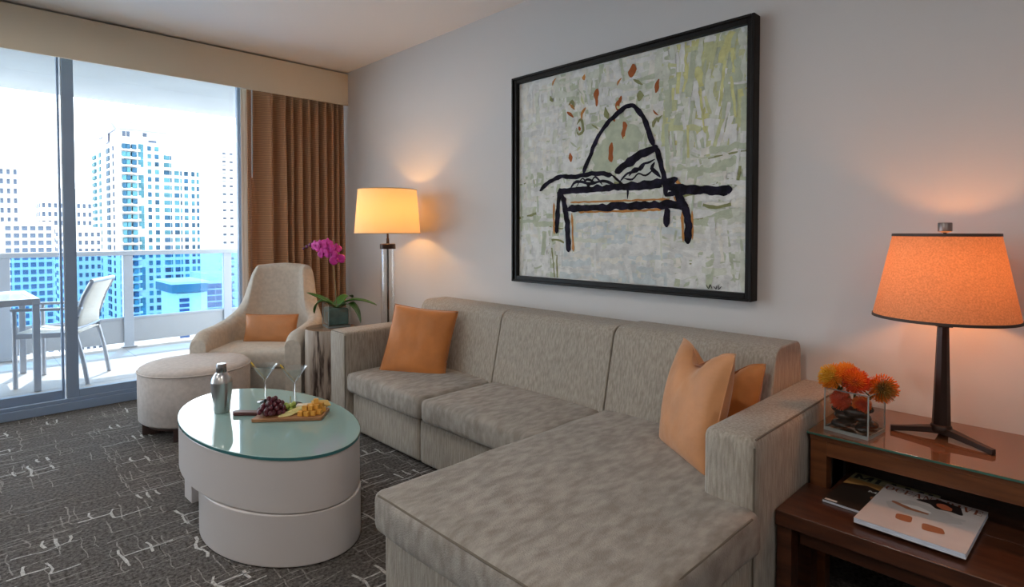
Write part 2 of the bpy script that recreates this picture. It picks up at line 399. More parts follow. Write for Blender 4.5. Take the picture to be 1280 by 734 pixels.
# ------------------------------------------------------------ the city
GZ = -75.0
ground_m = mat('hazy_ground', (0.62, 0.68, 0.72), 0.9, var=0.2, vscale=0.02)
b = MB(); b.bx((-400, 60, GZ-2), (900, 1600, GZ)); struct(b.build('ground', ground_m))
facade_m = mat('white_facade', (0.50, 0.505, 0.515), 0.8)
facade2_m = mat('pale_facade', (0.40, 0.415, 0.44), 0.8)
bglass_m = mat('tower_glass_dark', (0.014, 0.06, 0.11), 0.6, spec=0.2, var=0.5, vscale=0.35)
bglass2_m = mat('tower_glass_teal', (0.05, 0.155, 0.20), 0.6, spec=0.2, var=0.3, vscale=0.3)
grey_win_m = mat('grey_window', (0.058, 0.08, 0.12), 0.6, spec=0.2, var=0.3, vscale=0.3)
navy_m = mat('navy_curtain_wall', (0.015, 0.04, 0.11), 0.5, spec=0.2)
teal_m = mat('teal_slab', (0.008, 0.085, 0.125), 0.6)
class Tower:
    """windows: the first 100 are parts of their own (shared mesh per size), the rest one stuff part"""
    def __init__(self, name, label, loc, cat='building', group=None):
        self.r = thing(name, label, cat, loc, 0, group); self.O = Vector(loc); self.n = 0; self.cache = {}; self.rest = MB(); self.nrest = 0; self.restm = None
    def part(self, name, boxes, m):
        b = MB()
        for a, c in boxes: b.bx(a, c)
        return b.build(name, m, self.r, self.O)
    def win(self, c, s, m):
        if self.n < 96:
            key = (tuple(round(k, 2) for k in s), m.name)
            if key not in self.cache:
                b = MB(); b.box((0, 0, 0), s); o = b.build('window', m, self.r); self.cache[key] = o
            else:
                o = self.cache[key].copy(); COL.objects.link(o)
            o.location = Vector(c)-self.O; self.n += 1
        else:
            if self.restm is None: self.restm = []
            if m not in self.restm: self.restm.append(m)
            self.rest.box(c, s, self.restm.index(m)); self.nrest += 1
    def done(self):
        if self.nrest:
            o = self.rest.build('window_rows', self.restm, self.r, self.O); o['kind'] = 'stuff'
rb = random.Random(3)
# main white and teal condominium tower
T = Tower('condominium_tower', 'tall white condominium tower with pointed gable and teal balcony bay', (68, 325, GZ))
Y0, FH = 298.0, 3.42
T.part('wall', [((52, Y0, GZ), (70.2, 360, 46)), ((70.2, Y0, GZ), (75.6, 352, 36)), ((75.6, Y0, GZ), (85.4, 345, 30))], facade_m)
b = MB(); b.prism([(301, 46), (340, 46), (330, 50), (320.5, 58), (311, 50)], 'x', 51.2, 54); b.build('gable', mat('gable_stone', (0.26, 0.27, 0.33), 0.8), T.r, T.O)
b = MB(); b.prism([(315, 42), (325, 42), (325, 48), (320.3, 53), (315, 48)], 'x', 50.9, 51.3); b.build('gable_window', mat('gable_glass', (0.36, 0.38, 0.55), 0.4), T.r, T.O)
b = MB(); b.prism([(52, 46), (70.4, 46), (70.4, 47), (52, 50.5)], 'y', Y0-1, Y0+20); b.build('roof', mat('roof_edge', (0.24, 0.26, 0.29), 0.8), T.r, T.O)
T.part('parapet', [((70.2, Y0-0.5, 36), (80, Y0+0.4, 38))], facade2_m); T.part('parapet', [((75.6, Y0-0.5, 30), (85.4, Y0+0.2, 30.9))], facade2_m)
rows = [38.6-FH*k for k in range(24)]
# rounded balcony bay
b = MB()
for z in rows: b.lathe([(4.1, -1.9), (4.1, -0.75)], 24, (56.2, Y0-0.1, z), sx=1.0, sy=0.45)
b.build('balcony', facade_m, T.r, T.O)
for z in rows:
    for x in (53.9, 55.4, 57.6): T.win((x, Y0-1.2, z), (1.3 if x < 57 else 1.7, 2.0, 2.1), bglass_m if rb.random() < 0.6 else bglass2_m)
    T.win((51.9, 320, z), (0.6, 6.5, 2.1), bglass_m)
for k, z in enumerate(rows):
    if k % 4 != 3: T.win((60.5, Y0, z), (1.9, 0.5, 3.3), bglass2_m)
    for x, wd, z0 in ((63.7, 1.4, 40), (66.6, 1.6, 40), (70.5, 2.3, 38), (72.2, 0.5, 38), (74.5, 1.9, 31), (76.3, 0.6, 31), (78.4, 1.6, 31), (81.3, 1.3, 31), (83.8, 1.9, 31)):
        if z < z0: T.win((x, Y0, z), (wd, 0.5, 2.0), bglass_m if rb.random() < 0.45 else bglass2_m)
    T.win((51.9, 340, z), (0.6, 4, 2.0), bglass2_m); T.win((51.9, 308, z), (0.6, 1.6, 2.0), grey_win_m); T.win((51.9, 354, z), (1.6, 8, 1.6), bglass2_m)
for x in (54.2, 55.8): T.win((x, Y0, 44.2), (1.2, 0.5, 2.2), grey_win_m)
T.win((62.1, Y0, 44.5), (1.6, 0.5, 1.6), grey_win_m); T.win((65, Y0, 41.8), (3.2, 0.5, 1.0), grey_win_m)
T.done()
def block(name, label, x0, x1, y, dep, top, cols, fh, wfrac, m_wall, m_win, hfrac=0.5, side=True, zmin=-60, cap=None, zt=None):
    T = Tower(name, label, ((x0+x1)/2, y+dep/2, GZ))
    T.part('wall', [((x0, y, GZ), (x1, y+dep, top))], m_wall)
    if cap: T.part('penthouse', [((x0+(x1-x0)*cap[0], y+2, top), (x0+(x1-x0)*cap[1], y+dep-2, top+cap[2]))], m_wall)
    z = (zt if zt is not None else top-fh*0.9)
    while z > zmin:
        for c in range(cols):
            cx = x0+(x1-x0)*(c+0.5)/cols; T.win((cx, y, z), ((x1-x0)/cols*wfrac, 0.4, fh*hfrac), m_win)
        if side:
            for c in range(3): T.win((x1 if x1 < 30 else x0, y+dep*(c+0.5)/3, z), (0.4, dep/3*0.5, fh*hfrac), m_win)
        z -= fh
    T.done(); return T
block('apartment_tower', 'pale residential tower at the left edge of the window, rounded balconies', 7.8, 21.6, 340, 30, 32, 6, 4.3, 0.45, facade2_m, grey_win_m, 0.5, cap=(0.3, 0.95, 3.5))
block('apartment_tower', 'white stepped tower half hidden behind the door stile', 36, 60, 420, 30, 21, 9, 5.0, 0.5, facade_m, grey_win_m, 0.5, cap=(0.2, 0.95, 5.5))
block('office_block', 'low white block with a wide window grid, left of the door stile', 11.0, 22.5, 230, 20, 4.4, 6, 2.25, 0.66, facade2_m, grey_win_m, 0.6)
block('office_block', 'low white building between the door stile and the condominium tower', 29, 40, 262, 25, 3.0, 6, 3.0, 0.5, facade_m, grey_win_m, 0.5)
T = block('apartment_tower', 'white tower with stacked balconies beside the right window jamb', 69.0, 86, 220, 25, 31.5, 7, 2.9, 0.4, facade_m, grey_win_m, 0.55, side=False, cap=(0.3, 0.9, 2.5))
b = MB(); z = 29.5
while z > -60: b.bx((68.0, 218.4, z-1.3), (74.2, 220, z-0.6)); z -= 2.9
b.build('balcony', facade2_m, T.r, T.O)
block('office_block', 'dark navy office block seen low through the railing glass', 58.2, 66, 200, 20, -14.5, 3, 2.0, 0.93, facade2_m, navy_m, 0.8, cap=(0.0, 0.9, 2.2))
T = Tower('podium_building', 'white podium with a teal canopy slab below the tower', (45.5, 178, GZ))
T.part('wall', [((42.2, 170.5, GZ), (49.6, 186, -15.2))], facade_m)
T.part('canopy_slab', [((40.8, 169, -14.9), (49.5, 186, -12.6))], teal_m); T.part('roof', [((40.6, 168.8, -12.6), (49.7, 186, -12.0))], facade_m)
for k in range(14): T.win((44.0, 170.4, -17-1.4*k), (2.3, 0.4, 0.9), navy_m)
T.done()
for k, (x, y, ww, top, lab) in enumerate([(262, 900, 9, -38, 'tiny hazy skyline block far off, left of the right railing post'), (276, 910, 7, -34, 'tiny hazy skyline block, the taller one far off near the railing post'), (290, 905, 12, -47, 'tiny hazy skyline block, the lowest one far off near the railing post')]):
    T = Tower('distant_building', lab, (x, y, GZ)); T.part('wall', [((x-ww/2, y-8, GZ), (x+ww/2, y+8, top))], facade2_m); T.part('roof', [((x-ww/3, y-6, top), (x+ww/4, y+6, top+3))], facade2_m)

# ------------------------------------------------------------ pelmet and curtains
pm = thing('curtain_pelmet', 'long cream fabric covered pelmet box above the window', 'pelmet', (0, 4.9, 2.40))
m = MB(); m.bx((XL, 4.795, 2.40), (XW, 4.815, 2.685)); m.build('front_board', pelmet_m, pm, (0, 4.9, 2.4), bevel=0.003)
m = MB(); m.bx((XL, 4.815, 2.67), (XW, 5.0, 2.685)); m.build('top_board', pelmet_m, pm, (0, 4.9, 2.4))
cm = bpy.data.materials.new('curtain_gold'); n, l = nt(cm); pb = n['Principled BSDF']; pb.inputs['Roughness'].default_value = 0.65; pb.inputs['Sheen Weight'].default_value = 0.3
tc = n.new('ShaderNodeTexCoord'); wv = n.new('ShaderNodeTexWave'); wv.bands_direction = 'Z'; wv.inputs['Scale'].default_value = 26; wv.inputs['Distortion'].default_value = 0.6; wv.inputs['Detail'].default_value = 2
l.new(tc.outputs['Object'], wv.inputs['Vector']); r = n.new('ShaderNodeValToRGB')
r.color_ramp.elements[0].color = (0.31, 0.155, 0.078, 1); r.color_ramp.elements[1].color = (0.60, 0.345, 0.19, 1)
l.new(wv.outputs['Fac'], r.inputs[0]); l.new(r.outputs[0], pb.inputs['Base Color'])
bp = n.new('ShaderNodeBump'); bp.inputs['Strength'].default_value = 0.4; bp.inputs['Distance'].default_value = 0.004; l.new(wv.outputs['Fac'], bp.inputs['Height']); l.new(bp.outputs[0], pb.inputs['Normal'])
lining_m = mat('curtain_lining', (0.80, 0.76, 0.72), 0.8)
def drape(name, x0, x1, z0, z1, folds, m, yc=4.892, amp=0.066):
    N = 150; P = []
    xs = []; ph = 0
    for i in range(N+1):
        t = i/N; xs.append(t)
    F = [(0, 0)]
    tot = sum(folds)
    def wave(t):
        a = 0; T_ = t*tot
        for k, f in enumerate(folds):
            if T_ <= a+f or k == len(folds)-1: return math.cos(2*PI*(T_-a)/f), k
            a += f
    for j in range(15):
        z = z0+(z1-z0)*j/14; row = []
        for i in range(N+1):
            t = i/N; c, k = wave(t); f = folds[k]
            A = amp*min(1.0, f/0.09)*(0.75+0.25*(1-j/14))
            wob = 0.008*noise.noise((t*6, z*0.9, 3))
            y = yc - A*(abs(c)**0.8)*(1 if c > 0 else -1) + wob
            x = x0+(x1-x0)*t + 0.012*math.sin(4*PI*t*tot/0.3)*0.3 + 0.01*noise.noise((t*9, z*0.7, 9))
            row.append((x, min(4.972, y), z))
        P.append(row)
    mb = MB(); mb.grid(P); o = mb.build(name, m, None, ((x0+x1)/2, yc, z0), smooth=True, fix=False)
    s = o.modifiers.new('t', 'SOLIDIFY'); s.thickness = 0.004; s.offset = 0
    return o
o = drape('drape', 1.72, 2.592, 0.015, 2.46, [0.20, 0.13, 0.07, 0.075, 0.08, 0.07, 0.09, 0.065, 0.06, 0.06], cm)
tag(o, 'gold brown ribbed drape gathered in folds in the window corner', 'curtain')
o = drape('sheer_curtain', 1.716, 1.768, 0.015, 2.46, [0.03, 0.03], lining_m, 4.955, 0.010)
tag(o, 'narrow pale lining curtain between the window jamb and the brown drape', 'curtain')
o = MB(); o.tube([(1.755, 4.812, 2.403), (1.75, 4.812, 1.69)], 0.005, 8); o = o.build('curtain_wand', rail_m, None, (1.75, 4.825, 1.69), smooth=True)
tag(o, 'thin white draw wand hanging in front of the brown drape', 'wand')

# ------------------------------------------------------------ painting
PO = Vector((XW, 1.835, 0.937))
pt = thing('painting', 'large black framed abstract painting of a bench on the wall above the sofa', 'painting', PO)
def wp(a, z, d=0.0): return (2.572-d, 1.84+a, 1.576+z)
hy, hz, fwid = 0.765, 0.639, 0.036
m = MB()
yc0, zc0 = 1.835, 1.576
for sgn in (-1, 1):
    m.bx((2.545, yc0+sgn*hy, zc0-hz), (2.598, yc0+sgn*(hy-fwid), zc0+hz))
    m.bx((2.545, yc0-hy+fwid, zc0+sgn*hz), (2.598, yc0+hy-fwid, zc0+sgn*(hz-fwid)))
    m.bx((2.535, yc0+sgn*hy, zc0-hz), (2.547, yc0+sgn*(hy-0.014), zc0+hz))
    m.bx((2.535, yc0-hy+0.014, zc0+sgn*hz), (2.547, yc0+hy-0.014, zc0+sgn*(hz-0.014)))
m.build('frame', black_m, pt, PO, bevel=0.003)
def paint(name, c, var=0.18): return mat('paint_'+name, c, 0.75, spec=0.12, var=var, vscale=22, bump=0.3, bscale=60)
pal = {'white': (0.70, 0.70, 0.68), 'grey': (0.61, 0.615, 0.60), 'sage': (0.46, 0.50, 0.38), 'pale': (0.60, 0.62, 0.54), 'yellow': (0.60, 0.59, 0.28), 'lime': (0.53, 0.55, 0.32), 'blue': (0.55, 0.60, 0.61), 'olive': (0.24, 0.25, 0.12), 'rust': (0.34, 0.10, 0.03), 'ochre': (0.48, 0.22, 0.07), 'ink': (0.010, 0.008, 0.018), 'fill': (0.56, 0.58, 0.54), 'cream': (0.70, 0.68, 0.62)}
PK = list(pal); PM = [paint(k, pal[k], 0.7 if k == 'ink' else 0.1) for k in PK]
m = MB(); m.bx((2.573, yc0-hy+0.02, zc0-hz+0.02), (2.592, yc0+hy-0.02, zc0+hz-0.02)); m.build('canvas', PM[0], pt, PO)
pr = random.Random(11); layer = [0]
def ribbon(mb, pts, wd, mi, rag=0.25, taper=True, d0=0.0):
    # smooth the polyline, then lay a ragged flat ribbon on the canvas
    P = [Vector(p) for p in pts]; Q = []
    for i in range(len(P)-1):
        p0, p1, p2, p3 = P[max(0, i-1)], P[i], P[i+1], P[min(len(P)-1, i+2)]
        L = max(2, int((p2-p1).length/0.012))
        for k in range(L):
            t = k/L; Q.append(0.5*((2*p1)+(p2-p0)*t+(2*p0-5*p1+4*p2-p3)*t*t+(3*p1-p0-3*p2+p3)*t**3))
    Q.append(P[-1]); layer[0] += 1; d = d0 + layer[0]*2.0e-6; k = pr.random()*100
    A = []; B = []
    for i, q in enumerate(Q):
        t = (Q[min(i+1, len(Q)-1)]-Q[max(0, i-1)]).normalized(); nn = Vector((-t.y, t.x))
        e = min(1, (i+0.6)/2.5, (len(Q)-i-0.4)/2.5) if taper else 1
        wa = wd/2*e*(1+rag*2*noise.noise((k, i*0.35, 0))); wb = wd/2*e*(1+rag*2*noise.noise((k, i*0.35, 7)))
        A.append(q+nn*wa); B.append(q-nn*wb)
    cl = lambda p: (max(-0.73, min(0.72, p.x)), max(-0.598, min(0.598, p.y)))
    for i in range(len(Q)-1): mb.quad([wp(*cl(A[i]), d), wp(*cl(A[i+1]), d), wp(*cl(B[i+1]), d), wp(*cl(B[i]), d)], mi)
mb = MB()
for i in range(1900):
    a = pr.uniform(-0.72, 0.72); z = pr.uniform(-0.59, 0.59); vert = pr.random() < 0.5
    if a < -0.30 and z > 0.09:
        ks = ['yellow', 'lime', 'pale', 'pale', 'yellow', 'white', 'sage'] if a < -0.33 else ['sage', 'pale', 'lime']; vert = pr.random() < 0.9
        if a < -0.56: ks = ['pale', 'sage', 'lime', 'white', 'yellow']
    elif z > 0.05 and a < 0.42: ks = ['white', 'pale', 'sage', 'grey', 'white', 'pale', 'cream']
    elif z > 0.05: ks = ['white', 'white', 'grey', 'cream', 'cream', 'pale', 'white']
    elif z < -0.22 and -0.35 < a < 0.35: ks = ['white', 'blue', 'blue', 'grey', 'cream', 'pale']; vert = pr.random() < 0.25
    else: ks = ['white', 'cream', 'grey', 'pale', 'white', 'white', 'sage'] if pr.random() < 0.9 else ['olive', 'sage']; vert = pr.random() < 0.35
    L = pr.uniform(0.06, 0.26); wd = pr.uniform(0.010, 0.040); th = (PI/2 if vert else 0)+pr.gauss(0, 0.13)
    if ks == ['olive', 'sage']: wd *= 0.4
    dx, dz = math.cos(th)*L/2, math.sin(th)*L/2
    ribbon(mb, [(a-dx, z-dz), (a+dx*0.1, z+dz*0.1+pr.gauss(0, 0.006)), (a+dx, z+dz)], wd, PK.index(pr.choice(ks)), 0.45, taper=False)
mb.build('brushwork', PM, pt, PO, fix=False)['kind'] = 'stuff'
STROKES = [
 ('sage',0.126,[(0.109,0.033),(-0.001,0.192),(-0.094,0.257)]),('sage',0.126,[(-0.03,0.08),(-0.10,0.16),(-0.145,0.23)]),('sage',0.063,[(0.138,0.024),(-0.042,0.021)]),('pale',0.05,[(0.303,-0.143),(-0.043,-0.146),(-0.295,-0.146)]),
 ('fill',0.084,[(0.287,-0.055),(0.152,-0.04),(-0.003,-0.063)]),('fill',0.097,[(-0.056,-0.058),(-0.159,-0.004),(-0.274,0.023)]),('fill',0.084,[(-0.121,-0.062),(-0.222,-0.043),(-0.294,-0.041)]),
 ('rust',0.025,[(0.112,0.468),(0.12,0.423),(0.114,0.37)]),('rust',0.025,[(-0.048,0.402),(-0.03,0.365),(-0.025,0.326)]),('rust',0.038,[(-0.123,0.555),(-0.108,0.487)]),('rust',0.021,[(-0.276,0.447),(-0.257,0.381)]),('rust',0.023,[(-0.062,0.261),(-0.073,0.238),(-0.06,0.171)]),('rust',0.025,[(0.01,0.159),(0.02,0.116),(0.012,0.054)]),('rust',0.019,[(0.304,0.132),(0.297,0.079)]),
 ('olive',0.014,[(0.255,0.289),(0.225,0.314),(0.209,0.251),(0.239,0.23),(0.258,0.27)]),('olive',0.019,[(0.317,0.409),(0.292,0.426),(0.274,0.39)]),('rust',0.02,[(0.24,0.275),(0.232,0.25)]),('olive',0.029,[(-0.164,0.408),(-0.159,0.355)]),
 ('ochre',0.013,[(0.431,-0.151),(0.427,-0.343)]),('ochre',0.013,[(0.29,-0.216),(0.28,-0.439)]),('ochre',0.013,[(0.241,-0.212),(-0.044,-0.213),(-0.295,-0.215)]),('ochre',0.018,[(-0.364,-0.052),(-0.414,-0.121)]),('ochre',0.018,[(-0.364,-0.149),(-0.387,-0.181)]),('ochre',0.013,[(-0.41,-0.222),(-0.418,-0.375)]),('ochre',0.010,[(-0.463,-0.224),(-0.467,-0.364)]),('ochre',0.010,[(0.303,-0.155),(-0.044,-0.159),(-0.342,-0.162)])]
DARK = [
 ('arch',0.021,[(0.206,0.005),(0.168,0.084),(0.116,0.183),(0.054,0.255),(-0.041,0.319),(-0.106,0.342),(-0.17,0.289),(-0.215,0.209),(-0.245,0.131)]),
 ('figure',0.034,[(-0.01,-0.006),(-0.095,0.038),(-0.171,0.081),(-0.274,0.105)]),('figure',0.025,[(-0.205,0.215),(-0.228,0.165),(-0.25,0.11)]),('figure',0.023,[(-0.257,0.107),(-0.293,0.011),(-0.313,-0.074),(-0.318,-0.147)]),
 ('figure',0.021,[(0.545,-0.076),(0.481,-0.034),(0.382,-0.001),(0.272,-0.009),(0.124,-0.0),(0.006,-0.018)]),('figure',0.010,[(0.011,-0.015),(-0.056,-0.069),(-0.091,-0.099),(-0.091,-0.152)]),
 ('bench',0.029,[(0.398,-0.088),(0.241,-0.087),(-0.043,-0.084),(-0.318,-0.074),(-0.386,-0.062)]),('bench',0.032,[(0.327,-0.191),(0.094,-0.191),(-0.122,-0.188),(-0.295,-0.188),(-0.443,-0.199)]),
 ('bench',0.026,[(0.382,-0.079),(0.398,-0.176),(0.407,-0.336)]),('bench',0.030,[(0.356,-0.117),(0.327,-0.275),(0.314,-0.444)]),('bench',0.025,[(-0.323,-0.199),(-0.326,-0.303)]),('bench',0.031,[(-0.353,-0.087),(-0.41,-0.181),(-0.439,-0.253),(-0.443,-0.385)]),
 ('figure',0.031,[(-0.306,-0.094),(-0.409,-0.112),(-0.539,-0.129),(-0.664,-0.13)]),('figure',0.017,[(-0.387,-0.136),(-0.518,-0.134),(-0.641,-0.152)]),('figure',0.021,[(-0.318,-0.147),(-0.387,-0.119),(-0.329,-0.085)]),
 ('figure',0.013,[(0.303,-0.074),(0.257,-0.038),(0.152,-0.054),(0.061,-0.046),(-0.016,-0.078)]),('figure',0.010,[(-0.043,-0.057),(-0.09,-0.016),(-0.147,-0.009),(-0.177,0.021),(-0.226,0.034),(-0.257,0.045)]),('figure',0.008,[(-0.069,-0.041),(-0.121,-0.049),(-0.159,-0.021),(-0.202,-0.035),(-0.246,-0.006)]),('figure',0.014,[(-0.10,-0.03),(-0.135,0.005),(-0.17,0.0),(-0.20,0.03)]),('figure',0.012,[(0.21,-0.05),(0.18,-0.03),(0.13,-0.045)]),('figure',0.016,[(-0.255,0.03),(-0.235,0.0),(-0.27,-0.03),(-0.29,-0.05)]),('bench',0.02,[(0.39,-0.10),(0.36,-0.125),(0.345,-0.19)]),('bench',0.014,[(-0.02,-0.09),(-0.15,-0.10),(-0.30,-0.095)]),('figure',0.008,[(0.257,-0.067),(0.211,-0.022),(0.167,-0.067),(0.123,-0.019),(0.072,-0.068)]),
 ('signature',0.005,[(-0.539,-0.577),(-0.552,-0.597),(-0.56,-0.576),(-0.569,-0.596)]),('signature',0.005,[(-0.577,-0.583),(-0.589,-0.596),(-0.593,-0.578)]),('signature',0.005,[(-0.601,-0.573),(-0.601,-0.596),(-0.617,-0.58)])]
q2 = random.Random(21)
for k in range(26):   # small loose smudges over the upper middle of the canvas
    a, z = q2.uniform(-0.30, 0.45), q2.uniform(0.12, 0.56); L = q2.uniform(0.02, 0.07); th = q2.uniform(0.6, 2.4)
    STROKES.append((q2.choice(['olive', 'sage', 'rust', 'ochre', 'sage', 'olive', 'lime']), q2.uniform(0.008, 0.022), [(a, z), (a+0.4*L*math.cos(th)+0.006, z+0.5*L*math.sin(th)), (a+L*math.cos(th), z+L*math.sin(th))]))
for k, wd, pts in STROKES:
    if k in ('rust', 'olive'): wd *= 1.25
    mb = MB(); ribbon(mb, pts, wd, PK.index(k), 0.45, d0=0.0005); mb.build('colour_stroke', PM, pt, PO, fix=False)
for nm in ('arch', 'figure', 'bench', 'signature'):
    mb = MB()
    for k, wd, pts in DARK:
        if k == nm: ribbon(mb, pts, wd*1.25, PK.index('ink'), 0.30, d0=0.001)
    mb.build(nm, PM, pt, PO, fix=False)

# ------------------------------------------------------------ sectional sofa
SO = Vector((2.0, 2.0, 0))
so = thing('sectional_sofa', 'grey beige linen sectional sofa with chaise along the right wall', 'sofa', SO)
def soft_prism(name, poly, axis, a, b, m, bev=0.02, seg=4):
    mb = MB(); mb.prism(poly, axis, a, b); return mb.build(name, m, so, SO, bevel=bev, seg=seg)
# arms
mb = rbox((2.12, 3.32, 0.325), (0.82, 0.19, 0.61), r=0.022); o = mb.build('arm', sofa_m, so, SO, fix=False); weld(o); o.data.shade_smooth()
mb = rbox((2.14, 0.785, 0.325), (0.88, 0.17, 0.61), r=0.028); o = mb.build('arm', sofa_m, so, SO, fix=False); weld(o); o.data.shade_smooth()
# bases under the two seats and under the chaise
for y0, y1 in ((2.513, 3.222), (1.66, 2.507)):
    mb = rbox(((1.76+2.5)/2, (y0+y1)/2, 0.135), (0.74, y1-y0, 0.235), r=0.02); o = mb.build('base_panel', sofa_m, so, SO, fix=False); weld(o); o.data.shade_smooth()
mb = rbox((1.74, 1.165, 0.145), (1.50, 0.90, 0.255), r=0.02); o = mb.build('chaise_base', sofa_m, so, SO, fix=False); weld(o); o.data.shade_smooth()
mb = MB(); mb.bx((1.82, 0.78, 0.0), (2.48, 3.36, 0.03)); mb.bx((1.05, 0.78, 0.0), (1.9, 1.56, 0.03)); mb.build('plinth', black_m, so, SO)
# seats
cushion('seat_cushion', (2.02, 2.832, 0.323), (0.615, 0.775, 0.125), sofa_top_m, so, SO, r=0.032, crown=0.012, wob=0.005, seed=1)
cushion('seat_cushion', (2.02, 2.040, 0.323), (0.615, 0.795, 0.125), sofa_top_m, so, SO, r=0.032, crown=0.012, wob=0.005, seed=2)
# chaise cushion: wide pad plus the tongue that runs back beside the right arm
o = cushion('chaise_cushion', (1.60, 1.160, 0.343), (1.29, 0.945, 0.135), sofa_top_m, so, SO, r=0.03, crown=0.012, wob=0.006, seed=3)
for v in o.data.vertices:      # the pad narrows where it runs back past the right arm
    if v.co.x+SO.x > 1.712 and v.co.y+SO.y < 0.872: v.co.y = 0.872-SO.y
# welted seams
for pts in ([(1.708, 0.708, 0.08), (1.708, 0.708, 0.60)], [(1.72, 0.708, 0.622), (2.55, 0.708, 0.622)], [(0.963, 0.72, 0.402), (0.963, 1.60, 0.402)], [(0.985, 0.696, 0.402), (1.67, 0.696, 0.402)],
            [(1.717, 3.2315, 0.08), (1.717, 3.2315, 0.61)], [(1.717, 3.245, 0.622), (1.717, 3.40, 0.622)]):
    a_, b_ = Vector(pts[0]), Vector(pts[1])
    mb = MB(); mb.tube([a_.lerp(b_, k/14)+Vector(noise.noise_vector(a_.lerp(b_, k/14)*9))*0.0012 for k in range(15)], 0.0034, 6); mb.build('piping', pipe_m, so, SO, smooth=True)
# backs
bp_ = fillet([(2.19, 0.30), (2.30, 0.79), (2.54, 0.79), (2.575, 0.28)], [0.02, 0.075, 0.05, 0.01], 7)
soft_prism('back_cushion', bp_, 'y', 2.432, 3.232, sofa_m, 0.02)
soft_prism('back_cushion', bp_, 'y', 1.640, 2.428, sofa_m, 0.02)
bp2 = fillet([(2.17, 0.30), (2.285, 0.797), (2.54, 0.797), (2.575, 0.28)], [0.02, 0.08, 0.05, 0.01], 7)
soft_prism('back_cushion', bp2, 'y', 0.862, 1.622, sofa_m, 0.035, 5)
mb = MB(); mb.bx((2.42, 0.70, 0.06), (2.56, 3.41, 0.60)); mb.build('back_frame', sofa_m, so, SO)

# ------------------------------------------------------------ pillows
def pillow(name, label, loc, size, thick, R, m, group=None, n=26, dent=0.0, seed=0, corner=0.9):
    mb = MB(); W, Hh = size[0]/2, size[1]/2
    for sgn in (-1, 1):
        P = []
        for i in range(n+1):
            row = []
            for j in range(n+1):
                u = -1+2*i/n; v = -1+2*j/n
                # edges pulled in between the pointed corners
                x = W*u*(1-0.055*(1-u*u*0)*(1-v*v)*abs(u)**3); y = Hh*v*(1-0.055*(1-u*u)*abs(v)**3)
                t = thick/2*max(0, (1-abs(u)**2.6))**0.55*max(0, (1-abs(v)**2.6))**0.55
                wr = noise.noise((u*2.2+seed, v*2.2, sgn*3))*0.10+noise.noise((u*5+seed, v*5, sgn*9))*0.04
                t *= 1+wr
                if dent and v > 0: t -= dent*math.exp(-(u/0.35)**2)*v*0.5; y -= dent*math.exp(-(u/0.4)**2)*v*v
                row.append((x, sgn*t, y))
            P.append(row)
        mb.grid(P)
    o = mb.build(name, m, None, (0, 0, 0), fix=False); weld(o, 1e-6); o.data.shade_smooth()
    o.matrix_world = Matrix.Translation(loc) @ R.to_4x4()
    tag(o, label, 'pillow', group)
    # welted seam round the edge
    ed = []
    for k in range(4):
        for i in range(n):
            a = -1+2*i/n; u, v = [(a, -1), (1, a), (-a, 1), (-1, -a)][k]
            y = Hh*v*(1-0.055*(1-u*u))
            if dent and v > 0: y -= dent*math.exp(-(u/0.4)**2)*v*v
            ed.append((W*u*(1-0.055*(1-v*v)), 0, y))
    s = MB(); s.tube(ed, 0.0028, 6, closed=True); s.build('piping', m, o, smooth=True)
    return o
def frame(nx, up_, tilt=0):
    """x across, y = thickness normal, z up the pillow"""
    y = Vector(nx).normalized(); z = Vector(up_); z = (z-y*z.dot(y)).normalized(); x = y.cross(z); return Matrix((x, y, z)).transposed()
pillow('throw_pillow', 'burnt orange square pillow leaning in the left corner of the sofa', (2.065, 2.945, 0.565), (0.44, 0.44), 0.14, frame((-0.80, -0.47, 0.36), (0.26, 0.06, 1)), orange_m, seed=1)
pillow('throw_pillow', 'large peach square pillow propped against the right sofa arm', (1.995, 1.055, 0.605), (0.42, 0.44), 0.15, frame((-0.78, 0.60, 0.26), (0.22, -0.10, 1)), peach_m, dent=0.07, seed=4)
pillow('throw_pillow', 'orange pillow with a dented top tucked behind the peach one', (2.222, 1.05, 0.552), (0.36, 0.38), 0.12, frame((-0.90, 0.36, 0.26), (0.28, -0.05, 1)), orange_m, dent=0.075, seed=7)

# ------------------------------------------------------------ armchair
ac = thing('armchair', 'cream high backed armchair with sloping arms in the window corner', 'armchair', (1.652, 4.325, 0), math.radians(-44.3))
def plan(t):
    """t in [0,1]: left arm tip to middle of the back, local x (right +), y (back +)"""
    if t < 0.4: return Vector((-0.385+0.01*t, -0.32+0.42*t/0.4))
    ph = (t-0.4)/0.6*PI/2
    return Vector((-0.381*math.cos(ph)**0.72, 0.10+0.26*math.sin(ph)**0.85))
HT = [(0, 0.555), (0.25, 0.57), (0.42, 0.59), (0.52, 0.62), (0.58, 0.66), (0.63, 0.73), (0.67, 0.85), (0.70, 0.945), (0.74, 0.985), (1, 1.0)]
def hgt(t):
    for (a, ha), (b_, hb) in zip(HT, HT[1:]):
        if t <= b_: q = (t-a)/(b_-a); return ha+(hb-ha)*q
    return 1.0
def shellpt(s, h, side):
    t = 1-abs(s); sg = -1 if s < 0 else 1
    p = plan(t); e = 0.01; q = plan(min(1, t+e))-plan(max(0, t-e)); nn = Vector((q.y, -q.x)).normalized()   # inward
    if t > 0.985: nn = Vector((0, -1))
    x, y = p
    back = max(0, min(1, (t-0.5)/0.3))
    th = 0.115
    narrow = 1-0.24*back*max(0, min(1, (h-0.45)/0.25))   # the tall back is narrower than the arms
    y += 0.10*back*max(0, h-0.40)/0.6
    off = th*side
    return Vector((-sg*0+ (x+nn.x*off)*(narrow if True else 1)*(-1 if sg > 0 else 1), y+nn.y*off, h))
N = 84; P = []
